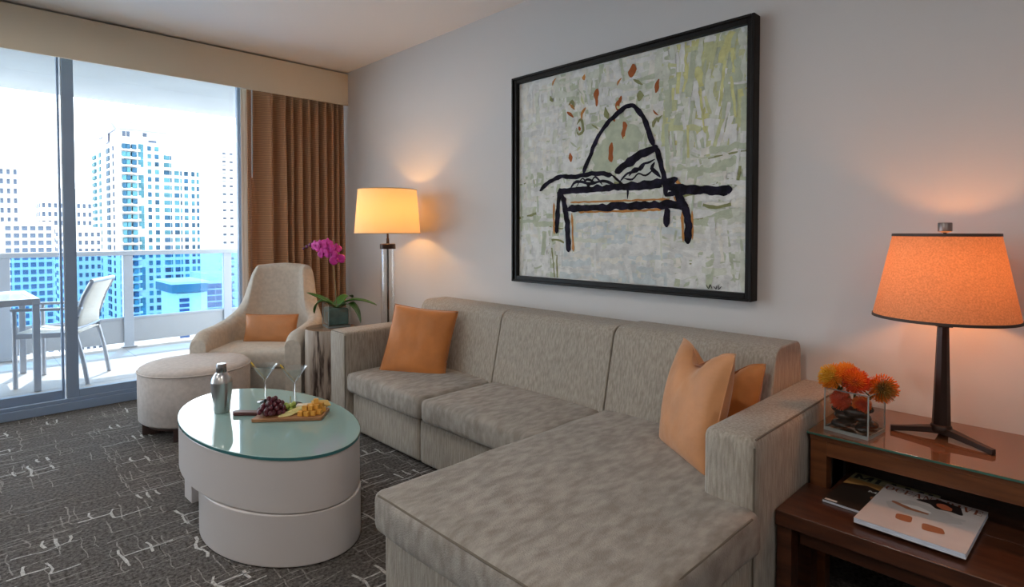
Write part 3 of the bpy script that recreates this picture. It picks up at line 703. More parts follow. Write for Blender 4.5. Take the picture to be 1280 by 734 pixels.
for i in range(N+1):
    s = -1+2*i/N; t = 1-abs(s); top = hgt(t); 
    tip = max(0, 1-t/0.09); top -= 0.05*tip**2
    ring = []
    zb = 0.13
    hs = [zb, zb+0.12, 0.35, 0.42, 0.48] if top > 0.6 else [zb, zb+0.1, 0.3, 0.36, 0.42]
    if top > 0.6: hs = [zb+(top-0.05-zb)*k/7 for k in range(8)]
    else: hs = [zb+(top-0.05-zb)*k/7 for k in range(8)]
    for h in hs: ring.append(shellpt(s, h, 0))
    for k in range(1, 8):
        a = PI*k/8; ring.append(shellpt(s, top-0.05+0.05*math.sin(a), 0.5-0.5*math.cos(a)))
    for h in hs[::-1]: ring.append(shellpt(s, h, 1))
    P.append(ring)
mb = MB(); mb.grid(P, cv=True)
nR = len(P[0])
mb.f.append(tuple(range(nR))); mb.m.append(0); mb.f.append(tuple(N*nR+k for k in range(nR))[::-1]); mb.m.append(0)
mb.build('shell', chair_m, ac, bevel=0.012)
cushion('seat_cushion', (0, -0.075, 0.36), (0.59, 0.46, 0.12), chair_m, ac, (0, 0, 0), r=0.03, crown=0.02)
mb = rbox((0, -0.06, 0.215), (0.60, 0.44, 0.17), r=0.015); o = mb.build('seat_base', chair_m, ac, fix=False); weld(o); o.data.shade_smooth()
for x, y in ((-0.3, -0.24), (0.3, -0.24), (-0.24, 0.2), (0.24, 0.2)):
    mb = MB(); mb.tube([(x*1.06, y*1.06, 0), (x, y, 0.145)], [0.015, 0.024], 10); mb.build('leg', darkwood_m, ac, smooth=True)
pl = Vector((1.69, 4.31, 0.522))
pillow('lumbar_pillow', 'small tan orange lumbar pillow on the cream armchair', pl, (0.40, 0.225), 0.10, frame((-0.70, -0.70, 0.25), (0.2, 0.2, 1)), mat('tan_leather', (0.47, 0.20, 0.075), 0.55, var=0.08, vscale=10), seed=3)

# ------------------------------------------------------------ ottoman
ot = thing('ottoman', 'round cream upholstered ottoman on a dark plinth by the window', 'ottoman', (1.10, 4.03, 0))
mb = MB(); mb.lathe([(0.30, 0.085), (0.315, 0.10), (0.318, 0.25), (0.318, 0.385), (0.312, 0.395)], 56); mb.build('body', ott_m, ot, smooth=True)
mb = MB(); mb.lathe([(0.314, 0.392), (0.312, 0.405), (0.295, 0.416), (0.20, 0.424), (0.08, 0.427), (0.0001, 0.427)], 56); mb.build('top', ott_m, ot, smooth=True)
mb = MB(); mb.tube([(0.318*math.cos(2*PI*i/60), 0.318*math.sin(2*PI*i/60), 0.392) for i in range(60)], 0.005, 8, closed=True); mb.build('piping', ott_m, ot, smooth=True)
for a in range(4):
    an = PI/4+a*PI/2+0.35; mb = MB(); mb.box((0.235*math.cos(an), 0.235*math.sin(an), 0.045), (0.10, 0.15, 0.09), rz=an); mb.build('foot', darkwood_m, ot, bevel=0.004)
mb = MB(); mb.lathe([(0.27, 0.06), (0.27, 0.088)], 40); mb.build('base_ring', darkwood_m, ot, smooth=True)

# ------------------------------------------------------------ coffee table
CT = (0.993, 2.596, 0)
ct = thing('coffee_table', 'oval white drum coffee table with an aqua glass top', 'coffee table', CT, 0.033)
def oval(a, b, n=80, cy=0.0): return [(a*math.cos(2*PI*i/n), cy+b*math.sin(2*PI*i/n)) for i in range(n)]
mb = MB(); mb.prism(oval(0.314, 0.585), 'z', 0.205, 0.405); mb.build('upper_drum', table_m, ct, bevel=0.006)
mb = MB(); LR = Matrix.Rotation(0.16, 2); mb.prism([tuple(LR @ Vector(p)+Vector((-0.024, -0.185))) for p in oval(0.272, 0.402, 72)], 'z', 0.004, 0.203); mb.build('lower_drum', table_m, ct, bevel=0.006)
mb = MB(); mb.prism(oval(0.13, 0.10, 40, 0.36), 'z', 0.0, 0.204); mb.box((-0.17, 0.35, 0.10), (0.10, 0.10, 0.2)); mb.build('rear_support', table_m, ct, bevel=0.004)
tg = bpy.data.materials.new('aqua_back_painted_glass'); n, l = nt(tg); pb = n['Principled BSDF']
pb.inputs['Base Color'].default_value = (0.29, 0.45, 0.43, 1); pb.inputs['Roughness'].default_value = 0.02; pb.inputs['Specular IOR Level'].default_value = 0.5; pb.inputs['IOR'].default_value = 2.0
edge_m = mat('glass_edge_green', (0.04, 0.16, 0.17), 0.15)
mb = MB(); mb.prism(oval(0.317, 0.589), 'z', 0.4055, 0.4200); tgo = mb.build('top_glass', tg, ct, bevel=0.003, seg=2)
mb = MB(); mb.grid([[(x, y, z) for z in (0.4075, 0.418)] for x, y in oval(0.3176, 0.5896)], cu=True); mb.build('glass_edge', edge_m, tgo, smooth=True)

# shaker
sh = thing('cocktail_shaker', 'brushed steel cocktail shaker on the left of the glass table top', 'cocktail shaker', (0.872, 2.803, 0.42))
mb = MB(); mb.lathe([(0.030, 0.0), (0.033, 0.004), (0.036, 0.04), (0.0435, 0.10), (0.0445, 0.135)], 36); mb.build('body', steel_m, sh, smooth=True)
mb = MB(); mb.lathe([(0.0445, 0.135), (0.0455, 0.139), (0.0445, 0.143), (0.041, 0.160), (0.030, 0.178), (0.0215, 0.186)], 36); mb.build('shoulder', steel_m, sh, smooth=True)
mb = MB(); mb.lathe([(0.0215, 0.186), (0.0225, 0.188), (0.0205, 0.221), (0.019, 0.225), (0.0001, 0.226)], 32); mb.build('cap', mat('dark_steel', (0.30, 0.30, 0.31), 0.25, metal=1), sh, smooth=True)

# martini glasses
mg = bpy.data.materials.new('crystal'); n, l = nt(mg); pb = n['Principled BSDF']; pb.inputs['Transmission Weight'].default_value = 1; pb.inputs['Roughness'].default_value = 0; pb.inputs['IOR'].default_value = 1.45
def martini(label, loc):
    g = thing('martini_glass', label, 'glass', loc, 0, 'martini glasses')
    mb = MB(); mb.lathe([(0.036, 0), (0.036, 0.002), (0.012, 0.0045), (0.004, 0.010)], 36); mb.build('foot', mg, g, smooth=True)
    mb = MB(); mb.lathe([(0.0038, 0.010), (0.0034, 0.05), (0.0042, 0.102)], 16); mb.build('stem', mg, g, smooth=True)
    mb = MB(); mb.lathe([(0.0042, 0.102), (0.058, 0.178), (0.0592, 0.179), (0.0575, 0.179), (0.003, 0.106), (0.0001, 0.106)], 48); mb.build('bowl', glass_pane('thin_crystal'+label[-6:], (0.97, 0.98, 0.98), 0.10), g, smooth=True)
    mb = MB(); mb.lathe([(0.0001, 0.1075), (0.003, 0.1085), (0.037, 0.154), (0.0001, 0.154)], 36); mb.build('drink', glass_pane('vermouth'+label[:8], (0.97, 0.98, 0.97), 0.03), g, smooth=True)
    return g
def pick(label, base, tip):
    p = thing('cocktail_pick', label, 'cocktail pick', base, 0, 'cocktail picks')
    v = Vector(tip)-Vector(base)
    mb = MB(); mb.tube([(0, 0, 0), tuple(v)], 0.0014, 6); mb.build('stick', mat('pick_wood', (0.55, 0.40, 0.16), 0.6), p, smooth=True)
    mb = MB(); mb.tube([tuple(v*0.80), tuple(v*1.0)], [0.003, 0.0042], 8); mb.build('twist', mat('lemon_peel', (0.75, 0.50, 0.06), 0.5), p, smooth=True)
martini('martini glass behind the grapes, nearer the shaker', (1.08, 2.838, 0.42)); martini('martini glass behind the cheese, away from the shaker', (1.162, 2.688, 0.42))
def picks(c, lab): pick(lab, (c[0]+0.004, c[1]-0.004, c[2]+0.1105), (c[0]-0.0475, c[1]+0.0475, c[2]+0.191))
picks((1.08, 2.838, 0.42), 'yellow tipped pick leaning in the glass nearer the shaker'); picks((1.162, 2.688, 0.42), 'yellow tipped pick leaning in the glass behind the cheese')

# serving board
BA = math.radians(-38.5)
bo = thing('serving_board', 'wooden serving board with a dark handle on the glass table top', 'serving board', (1.075, 2.515, 0.42), BA)
bw_m = mat('acacia_wood', (0.26, 0.115, 0.05), 0.45, col2=(0.40, 0.20, 0.085), vscale=7, stretch=(1, 12, 6))
mb = MB(); mb.prism(fillet([(-0.155, -0.072), (0.145, -0.072), (0.152, 0.072), (-0.135, 0.072)], 0.012, 3), 'z', 0.001, 0.016); mb.build('blade', bw_m, bo, bevel=0.003)
mb = MB(); mb.prism(fillet([(-0.13, 0.012), (-0.18, 0.022), (-0.265, 0.030), (-0.275, 0.058), (-0.255, 0.070), (-0.18, 0.056), (-0.13, 0.070)], 0.012, 4), 'z', 0.0015, 0.018); mb.build('handle', mat('dark_acacia', (0.085, 0.022, 0.020), 0.4), bo, bevel=0.004)
RB = Matrix.Rotation(BA, 3, 'Z')
def onb(x, y, z=0.0): return Vector((1.075, 2.515, 0.4365+z)) + RB @ Vector((x, y, 0))
gr_m = mat('red_grape', (0.085, 0.012, 0.025), 0.28, var=0.5, vscale=30, coat=0.3); gg_m = mat('green_grape', (0.36, 0.46, 0.10), 0.3)
def bunch(name, label, c, n, sx, sy, sz, m, seed, r=0.0105):
    q = random.Random(seed); b0 = thing(name, label, 'grapes', c); pts = []
    mb = MB(); mb.tube([(0, 0, 0.012), (0.01, 0.008, sz*0.5), (0.012, 0.012, sz+0.012)], 0.002, 6); mb.build('stalk', mat('grape_stalk', (0.25, 0.26, 0.08), 0.7), b0, smooth=True)
    first = None; tries = 0
    while len(pts) < n and tries < 6000:
        tries += 1; a = q.random()*2*PI; rr = q.random()**0.5; z = r + q.random()**1.3*sz*(1-rr**2*0.75)
        p = Vector((math.cos(a)*rr*sx, math.sin(a)*rr*sy, z))
        if all((p-o_).length > r*1.62 for o_ in pts):
            pts.append(p)
            if first is None:
                mb = MB(); mb.lathe([(max(0.0001, r*math.sin(PI*k/9)), -r*1.08*math.cos(PI*k/9)) for k in range(10)], 14); first = o = mb.build('grape', m, b0, smooth=True)
            else: o = first.copy(); COL.objects.link(o)
            o.location = p
    return b0
bunch('grape_bunch', 'heaped bunch of dark red grapes at the left end of the board', onb(-0.085, -0.005, -0.0005), 52, 0.058, 0.055, 0.062, gr_m, 2)
bunch('grape_bunch', 'few green grapes tucked behind the red bunch', onb(-0.022, 0.035, -0.0005), 9, 0.024, 0.026, 0.05, gg_m, 5)
brie = MB(); brie.prism([(-0.036, -0.018), (0.036, -0.018), (0.036, 0.018), (-0.036, 0.018)], 'z', 0, 0.026)
o = brie.build('cheese_wedge', mat('brie_rind', (0.66, 0.60, 0.50), 0.8, var=0.08, vscale=50), None, (0, 0, 0), bevel=0.005); o.location = onb(0.045, 0.045); o.rotation_euler = (0, 0, BA+0.1)
tag(o, 'pale soft cheese wedge at the back of the board', 'cheese')
che_m = mat('cheddar', (0.72, 0.36, 0.06), 0.5, var=0.12, vscale=30); gou_m = mat('gouda', (0.66, 0.44, 0.14), 0.55)
q = random.Random(4); cubes = []
proto_c = MB(); proto_c.box((0, 0, 0), (0.021, 0.021, 0.021)); proto = proto_c.build('cheese_cube', che_m, bevel=0.002)
spots = [(0.05, -0.045, 0), (0.078, -0.05, 0), (0.105, -0.045, 0), (0.128, -0.03, 0), (0.065, -0.018, 0), (0.092, -0.02, 0), (0.117, -0.004, 0), (0.085, 0.008, 0), (0.135, 0.012, 0), (0.110, 0.022, 0), (0.066, -0.035, 1), (0.092, -0.034, 1), (0.115, -0.022, 1), (0.100, 0.002, 1), (0.126, 0.004, 1), (0.082, -0.012, 1), (0.108, -0.008, 2)]
for k, (x, y, lv) in enumerate(spots):
    o = proto if k == 0 else proto.copy()
    if k: COL.objects.link(o)
    o.location = onb(x, y, 0.0105+0.0212*lv); o.rotation_euler = (0, 0, BA+q.uniform(-0.5, 0.5))
    tag(o, 'orange cheddar cube in the pile on the right of the board', 'cheese', 'cheddar cubes on the board')
for k, (x, y, z, t) in enumerate([(0.118, 0.045, 0.034, 0.5), (0.098, 0.052, 0.034, 0.35), (0.13, 0.052, 0.036, 0.6)]):
    mb = MB(); mb.prism([(-0.03, -0.018), (0.03, -0.012), (0.022, 0.022), (-0.024, 0.018)], 'z', -0.004, 0.004)
    o = mb.build('cheese_slice', gou_m, bevel=0.001); o.location = onb(x, y, z-0.012); o.rotation_euler = (0.5*t+0.2, 0.25, BA+t)
    tag(o, ['golden cheese slice leaning at the back of the cubes', 'golden cheese slice leaning nearest the pale wedge', 'golden cheese slice leaning at the far right board end'][k], 'cheese')
for k in range(6):
    mb = MB(); mb.prism([(0.035*math.cos(a), 0.018*math.sin(a)) for a in [2*PI*i/24 for i in range(24)]], 'z', -0.0018, 0.0018)
    o = mb.build('pear_slice', mat('pear', (0.68, 0.62, 0.28), 0.5), bevel=0.0008); o.location = onb(-0.014+0.011*k, -0.036+0.012*k, 0.003+0.0032*k); o.rotation_euler = (0.05, -0.07, BA+0.25+0.1*k)
    tag(o, 'pale green pear slice in the fan between grapes and cheddar', 'fruit', 'pear slices on the board')

# ------------------------------------------------------------ tree stump table and orchid
st = thing('stump_table', 'whitewashed tree stump table between the armchair and sofa arm', 'side table', (1.893, 3.76, 0))
bark = bpy.data.materials.new('bleached_bark'); n, l = nt(bark); pb = n['Principled BSDF']; pb.inputs['Roughness'].default_value = 0.85
tc = n.new('ShaderNodeTexCoord'); mp = n.new('ShaderNodeMapping'); mp.inputs['Scale'].default_value = (1, 1, 0.13); l.new(tc.outputs['Object'], mp.inputs[0])
ns = n.new('ShaderNodeTexNoise'); ns.inputs['Scale'].default_value = 16; ns.inputs['Detail'].default_value = 6; l.new(mp.outputs[0], ns.inputs['Vector'])
r = n.new('ShaderNodeValToRGB'); e = r.color_ramp.elements; e[0].position = 0.40; e[0].color = (0.035, 0.018, 0.012, 1); e[1].position = 0.47; e[1].color = (0.34, 0.27, 0.22, 1)
e3 = e.new(0.65); e3.color = (0.50, 0.44, 0.38, 1)
l.new(ns.outputs['Fac'], r.inputs[0]); l.new(r.outputs[0], pb.inputs['Base Color'])
bp = n.new('ShaderNodeBump'); bp.inputs['Strength'].default_value = 0.6; bp.inputs['Distance'].default_value = 0.02; l.new(ns.outputs['Fac'], bp.inputs['Height']); l.new(bp.outputs[0], pb.inputs['Normal'])
mb = MB(); P = []
for k in range(13):
    z = 0.58*k/12; row = []
    for i in range(60):
        a = 2*PI*i/60; rr = 0.168+0.012*noise.noise((math.cos(a)*1.6, math.sin(a)*1.6, z*0.8))+0.010*noise.noise((math.cos(a)*5, math.sin(a)*5, z*0.5))
        rr *= 1+0.04*(1-k/12)**2
        row.append((rr*math.cos(a), rr*math.sin(a), z))
    P.append(row)
mb.grid(P, cv=True); mb.build('trunk', bark, st, smooth=True)
mb = MB(); mb.f.append(tuple(range(60))); mb.m.append(0); mb.v = list(P[-1]); mb.build('cut_top', mat('cut_wood', (0.12, 0.07, 0.04), 0.45, col2=(0.26, 0.17, 0.10), vscale=14), st)
VZ = 0.581
def cube_vase(name, label, loc, rz, wx, wy, h):
    v = thing(name, label, 'vase', loc, rz)
    mb = MB()
    t = 0.0036
    mb.box((0, 0, 0.005), (wx, wy, 0.01)); mb.box((-wx/2+t/2, 0, h/2+0.005), (t, wy, h-0.01)); mb.box((wx/2-t/2, 0, h/2+0.005), (t, wy, h-0.01))
    mb.box((0, -wy/2+t/2, h/2+0.005), (wx-2*t, t, h-0.01)); mb.box((0, wy/2-t/2, h/2+0.005), (wx-2*t, t, h-0.01)); mb.build('glass_wall', clear_m, v)
    mb = MB()
    for sx in (-1, 1):
        for sy in (-1, 1): mb.box((sx*(wx/2-t/2), sy*(wy/2-t/2), h/2), (t*1.05, t*1.05, h))
    for sx in (-1, 1): mb.box((sx*(wx/2-t/2), 0, h-0.001), (t, wy, 0.003)); mb.box((0, sx*(wy/2-t/2), h-0.001), (wx, t, 0.003)); mb.box((0, sx*(wy/2-t/2), 0.006), (wx, t, 0.012)); mb.box((sx*(wx/2-t/2), 0, 0.006), (t, wy, 0.012))
    mb.build('glass_edge', mat('polished_glass_edge', (0.30, 0.34, 0.34), 0.12, spec=0.8), v)
    return v
OV = Vector((1.938, 3.768, VZ)); orz = math.radians(-12)
cube_vase('glass_vase', 'square glass vase with the orchid on the stump table', OV, orz, 0.155, 0.155, 0.165)
orc = thing('orchid_plant', 'magenta orchid with strap leaves in a square glass vase', 'plant', OV+Vector((0, 0, 0.012)))
leaf_m = mat('orchid_leaf', (0.035, 0.12, 0.022), 0.35, col2=(0.075, 0.20, 0.035), vscale=8); wrap_m = mat('dark_green_wrap', (0.025, 0.085, 0.075), 0.3, col2=(0.06, 0.15, 0.15), vscale=16)
petal_m = mat('orchid_petal', (0.52, 0.012, 0.24), 0.5, col2=(0.66, 0.06, 0.42), vscale=24)
mb = rbox((0, 0, 0.062), (0.140, 0.140, 0.120), r=0.014, wob=0.006, rz=orz); o = mb.build('leaf_lining', wrap_m, orc, fix=False); weld(o); o.data.shade_smooth()
def leaf(name, pts, wd, m, par, cup=0.25, th=0.002):
    P = []; n = len(pts)
    C = [Vector(p) for p in pts]
    D = []
    for i in range(n-1):
        for k in range(4):
            t = k/4; p0, p1, p2, p3 = C[max(0, i-1)], C[i], C[i+1], C[min(n-1, i+2)]
            D.append(0.5*((2*p1)+(p2-p0)*t+(2*p0-5*p1+4*p2-p3)*t*t+(3*p1-p0-3*p2+p3)*t**3))
    D.append(C[-1]); L = len(D)-1
    for i, p in enumerate(D):
        t = (D[min(L, i+1)]-D[max(0, i-1)]).normalized(); s = t.cross(Vector((0, 0, 1)))
        if s.length < 0.1: s = t.cross(Vector((0.3, 1, 0)))
        s.normalize(); nn = s.cross(t); u = i/L
        hw = wd/2*max(0.03, math.sin(PI*min(1, 0.12+0.88*u))**0.7 if u < 1 else 0.03)
        P.append([p+s*hw*j/3+nn*cup*hw*(abs(j)/3)**2 for j in range(-3, 4)])
    mb = MB(); mb.grid(P); o = mb.build(name, m, par, smooth=True, fix=False); sd = o.modifiers.new('t', 'SOLIDIFY'); sd.thickness = th; return o
rv = Vector(rt)
def side(a, z, b=0): return tuple(rv*a + Vector((fw.x, fw.y, 0))*b + Vector((0, 0, z)))
leaf('leaf', [side(0, 0.11), side(-0.07, 0.16), side(-0.14, 0.195), side(-0.21, 0.225)], 0.105, leaf_m, orc)
leaf('leaf', [side(0, 0.11), side(-0.06, 0.165, -0.04), side(-0.11, 0.155, -0.06), side(-0.135, 0.085, -0.06)], 0.085, leaf_m, orc)
leaf('leaf', [side(0, 0.11), side(0.09, 0.165), side(0.19, 0.165), side(0.29, 0.135)], 0.095, leaf_m, orc)
leaf('leaf', [side(0.02, 0.11), side(0.10, 0.15, -0.04), side(0.155, 0.10, -0.05), side(0.185, 0.015, -0.05)], 0.10, leaf_m, orc)
leaf('leaf', [side(0, 0.11), side(0.02, 0.17, 0.06), side(0.05, 0.19, 0.12), side(0.07, 0.17, 0.17)], 0.085, leaf_m, orc)
stem = [side(0, 0.10), side(0.0, 0.20), side(-0.012, 0.36), side(-0.035, 0.48), side(-0.085, 0.555), side(-0.15, 0.575), side(-0.225, 0.55)]
mb = MB(); mb.tube(stem, [0.0035, 0.0035, 0.003, 0.003, 0.0025, 0.002, 0.0015], 8); mb.build('flower_stem', mat('orchid_stem', (0.22, 0.20, 0.10), 0.5), orc, smooth=True)
def bloom(c, face, r, roll=0.0):
    f = Vector(face).normalized(); u = f.cross(Vector((0, 0, 1))).normalized(); v = u.cross(f); mb = MB()
    def pet(ang, L, wd):
        P = []
        for i in range(7):
            t = i/6; row = []
            for j in range(-3, 4):
                hw = wd/2*math.sin(PI*min(0.97, 0.10+0.87*t))**0.55*j/3
                d = u*math.cos(ang)+v*math.sin(ang); e_ = u*-math.sin(ang)+v*math.cos(ang)
                row.append(Vector(c)+d*(L*t)+e_*hw+f*(0.22*L*(t*(1-t))+0.10*L*(1-abs(j)/3)*t))
            P.append(row)
        mb.grid(P)
    for a, L, wd in ((PI/2, 0.95, 0.62), (PI/2+2.15, 0.95, 0.6), (PI/2-2.15, 0.95, 0.6), (0.12, 1.05, 1.15), (PI-0.12, 1.05, 1.15)): pet(a+roll, r*L, r*wd)
    o = mb.build('flower', petal_m, orc, smooth=True, fix=False); s = o.modifiers.new('t', 'SOLIDIFY'); s.thickness = 0.0012
    b2 = MB(); b2.lathe([(max(0.0002, 0.16*r*math.sin(PI*k/6)), -0.22*r*math.cos(PI*k/6)) for k in range(7)], 10, tuple(Vector(c)+f*0.14*r)); b2.build('lip', mat('orchid_lip', (0.40, 0.02, 0.22), 0.5), o, smooth=True)
tc_ = -Vector((fw.x, fw.y, 0.1))
for a, z, b, r, fa in [(0.020, 0.462, -0.03, 0.052, (0.3, 0)), (-0.02, 0.50, -0.035, 0.045, (-0.1, 0.1)), (-0.045, 0.535, -0.03, 0.050, (0.1, 0.2)), (-0.075, 0.505, -0.035, 0.045, (-0.3, -0.1)), (-0.095, 0.555, -0.03, 0.050, (-0.2, 0.2)), (-0.135, 0.560, -0.02, 0.042, (-0.5, 0)), (-0.06, 0.575, -0.01, 0.042, (0.2, 0.5)), (0.005, 0.54, -0.02, 0.04, (0.4, 0.3))]:
    bloom(side(a, z, b), tc_+rv*fa[0]+Vector((0, 0, fa[1])), r, rnd.uniform(-0.3, 0.3))
for a, z, r in ((-0.18, 0.575, 0.013), (-0.205, 0.563, 0.011), (-0.228, 0.548, 0.008)):
    mb = MB(); mb.lathe([(max(0.0002, r*math.sin(PI*k/6)), -r*1.2*math.cos(PI*k/6)) for k in range(7)], 12, side(a, z-0.01)); mb.build('bud', mat('orchid_bud', (0.16, 0.03, 0.10), 0.5), orc, smooth=True)

# ------------------------------------------------------------ floor lamp
fl = thing('floor_lamp', 'floor lamp with cream drum shade and clear glass column in the corner', 'floor lamp', (2.295, 3.66, 0))
fshade = shade_mat('cream_lampshade', (0.80, 0.62, 0.40), 0.38)
mb = MB(); mb.lathe([(0.16, 0), (0.16, 0.02), (0.15, 0.026), (0.05, 0.03)], 40); mb.build('base', bronze_m, fl, smooth=True)
mb = MB(); mb.lathe([(0.052, 0.03), (0.052, 1.125), (0.047, 1.125), (0.047, 0.03)], 40, cap=False); mb.build('glass_column', glass_pane('lamp_glass', (0.985, 0.99, 0.99), 0.10), fl, smooth=True)
mb = MB(); mb.tube([(0, 0, 0.03), (0, 0, 1.26)], 0.0075, 12); mb.build('rod', bronze_m, fl, smooth=True)
mb = MB(); mb.lathe([(0.057, 1.125), (0.057, 1.160), (0.052, 1.163), (0.012, 1.165), (0.010, 1.20), (0.008, 1.205)], 36); mb.build('collar', bronze_m, fl, smooth=True)
mb = MB(); mb.lathe([(0.238, 1.238), (0.212, 1.560)], 64, cap=False); flsh = mb.build('lamp_shade', fshade, fl, smooth=True, fix=False)
mb = MB(); 
for a in range(3): mb.tube([(0, 0, 1.25), (0.236*math.cos(a*2.094), 0.236*math.sin(a*2.094), 1.25)], 0.002, 6)
mb.build('shade_spider', bronze_m, flsh, smooth=True)
for z, r in ((1.240, 0.2385), (1.559, 0.2128)):
    mb = MB(); mb.tube([(r*math.cos(2*PI*i/64), r*math.sin(2*PI*i/64), z) for i in range(64)], 0.003, 6, closed=True); mb.build('shade_trim', mat('shade_trim_cream', (0.55, 0.42, 0.26), 0.7), flsh, smooth=True)
lp = light('floor_lamp_bulb', 'POINT', (2.295, 3.66, 1.39), 5.6, (1, 0.50, 0.14), 0.035)

# ------------------------------------------------------------ side tables on the right
cons = thing('console_table', 'dark walnut lamp console with a glass top by the right wall', 'console table', (2.36, 0.1, 0))
CO = (2.36, 0.1, 0)
YR = -0.75
mb = MB(); mb.bx((2.13, YR, 0.53), (2.598, 0.69, 0.5485)); mb.build('top_board', wood2_m, cons, CO, bevel=0.002)
mb = MB(); mb.bx((2.135, YR, 0.478), (2.155, 0.685, 0.5305)); mb.bx((2.155, 0.665, 0.478), (2.595, 0.685, 0.5305)); mb.build('apron', wood2_m, cons, CO, bevel=0.002)
for x in (2.16, 2.57):
    for y in (0.662, YR+0.03):
        mb = MB(); mb.bx((x-0.027, y-0.026, 0.0), (x+0.027, y+0.026, 0.5305)); mb.build('leg', wood2_m, cons, CO, bevel=0.002)
topglass_m = bpy.data.materials.new('smoky_glass_top'); n, l = nt(topglass_m); pb = n['Principled BSDF']; pb.inputs['Base Color'].default_value = (0.17, 0.075, 0.038, 1); pb.inputs['Roughness'].default_value = 0.03; pb.inputs['Specular IOR Level'].default_value = 0.5; pb.inputs['IOR'].default_value = 2.3
mb = MB(); mb.bx((2.118, YR, 0.5490), (2.598, 0.694, 0.5565)); mb.build('glass_top', topglass_m, cons, CO, bevel=0.001, seg=2)
mb = MB(); mb.bx((2.117, YR, 0.5495), (2.1182, 0.6945, 0.556)); mb.bx((2.117, 0.6938, 0.5495), (2.598, 0.695, 0.556)); mb.build('glass_edge', mat('edge_green', (0.05, 0.14, 0.11), 0.15), cons, CO)
low = thing('low_table', 'low espresso wood table slid under the lamp console, magazines on it', 'side table', (2.2, 0.1, 0)); LO = (2.2, 0.1, 0)
mb = MB(); mb.bx((1.842, -0.55, 0.327), (2.12, 0.695, 0.375)); mb.bx((2.12, -0.55, 0.327), (2.51, 0.62, 0.375)); mb.build('top_board', wood_m, low, LO, bevel=0.003)
mb = MB(); mb.bx((1.90, -0.52, 0.262), (1.92, 0.64, 0.328)); mb.build('apron', wood_m, low, LO, bevel=0.002)
for x in (1.88, 2.06):
    for y in (0.67, -0.52):
        mb = MB(); mb.bx((x-0.03, y-0.022, 0.0), (x+0.03, y+0.022, 0.328)); mb.build('leg', wood_m, low, LO, bevel=0.002)
mb = MB(); mb.bx((2.42, -0.52, 0.0), (2.44, 0.60, 0.328)); mb.build('back_panel', wood_m, low, LO)

# table lamp
TLX, TLY, TZ = 2.372, 0.356, 0.5570
tl = thing('table_lamp', 'bronze tripod table lamp with glowing orange linen shade', 'table lamp', (TLX, TLY, TZ))
for k, (dx, dy) in enumerate([(-0.035, 0.138), (-0.075, -0.145), (0.15, 0.01)]):
    d = Vector((dx, dy, 0)); dn = d.normalized(); s = Vector((-dn.y, dn.x, 0))
    mb = MB(); P = []
    for t, wd, z0, z1 in ((0.0, 0.020, 0.016, 0.040), (0.3, 0.017, 0.014, 0.034), (0.7, 0.0125, 0.007, 0.024), (0.93, 0.011, 0.002, 0.019), (1.0, 0.010, 0.0, 0.018)):
        c = d*t; P.append([c-s*wd+Vector((0, 0, z0)), c+s*wd+Vector((0, 0, z0)), c+s*wd*0.85+Vector((0, 0, z1)), c-s*wd*0.85+Vector((0, 0, z1))])
    mb.grid(P, cv=True); mb.f.append((0, 1, 2, 3)); mb.m.append(0); mb.f.append((19, 18, 17, 16)); mb.m.append(0); mb.build('foot', bronze_m, tl, bevel=0.002)
mb = MB(); mb.lathe([(0.030, 0.022), (0.032, 0.030), (0.030, 0.042), (0.026, 0.046)], 24); mb.build('hub', bronze_m, tl, smooth=True)
mb = MB(); mb.lathe([(0.0265, 0.044), (0.0165, 0.375)], 8); mb.build('column', bronze_m, tl)
mb = MB(); mb.box((0, 0, 0.379), (0.042, 0.042, 0.008), rz=0.5); mb.box((0, 0, 0.389), (0.034, 0.034, 0.014), rz=0.5); mb.build('cap', bronze_m, tl, bevel=0.001)
mb = MB(); mb.tube([(0, 0, 0.39), (0, 0, 0.715)], 0.005, 10); mb.build('harp_rod', bronze_m, tl, smooth=True)
tsh = shade_mat('orange_linen_shade', (0.64, 0.34, 0.19), 0.30, weave=0.32)
mb = MB(); mb.lathe([(0.202, 0.404), (0.146, 0.686)], 64, cap=False); tlsh = mb.build('lamp_shade', tsh, tl, smooth=True, fix=False)
trim_m = mat('shade_trim_brown', (0.05, 0.035, 0.03), 0.7)
for z, r in ((0.407, 0.2025), (0.683, 0.1475)):
    mb = MB(); mb.grid([[(rr*math.cos(2*PI*i/64), rr*math.sin(2*PI*i/64), zz) for rr, zz in ((r+0.0015, z-0.0045), (r+0.0008, z+0.0045), (r-0.003, z+0.0045), (r-0.003, z-0.0045))] for i in range(64)], cu=True, cv=True); mb.build('shade_trim', trim_m, tlsh, smooth=True)
mb = MB()
for a in range(3): mb.tube([(0, 0, 0.678), (0.146*math.cos(a*2.094+0.4), 0.146*math.sin(a*2.094+0.4), 0.678)], 0.002, 6)
mb.build('shade_spider', bronze_m, tlsh, smooth=True)
mb = MB(); mb.lathe([(0.006, 0.69), (0.020, 0.695), (0.020, 0.722), (0.018, 0.724)], 24); mb.build('finial', mat('dull_nickel', (0.22, 0.20, 0.20), 0.35, metal=0.8), tl, smooth=True)
light('table_lamp_bulb', 'POINT', (TLX, TLY, TZ+0.55), 4.0, (1, 0.37, 0.10), 0.035)

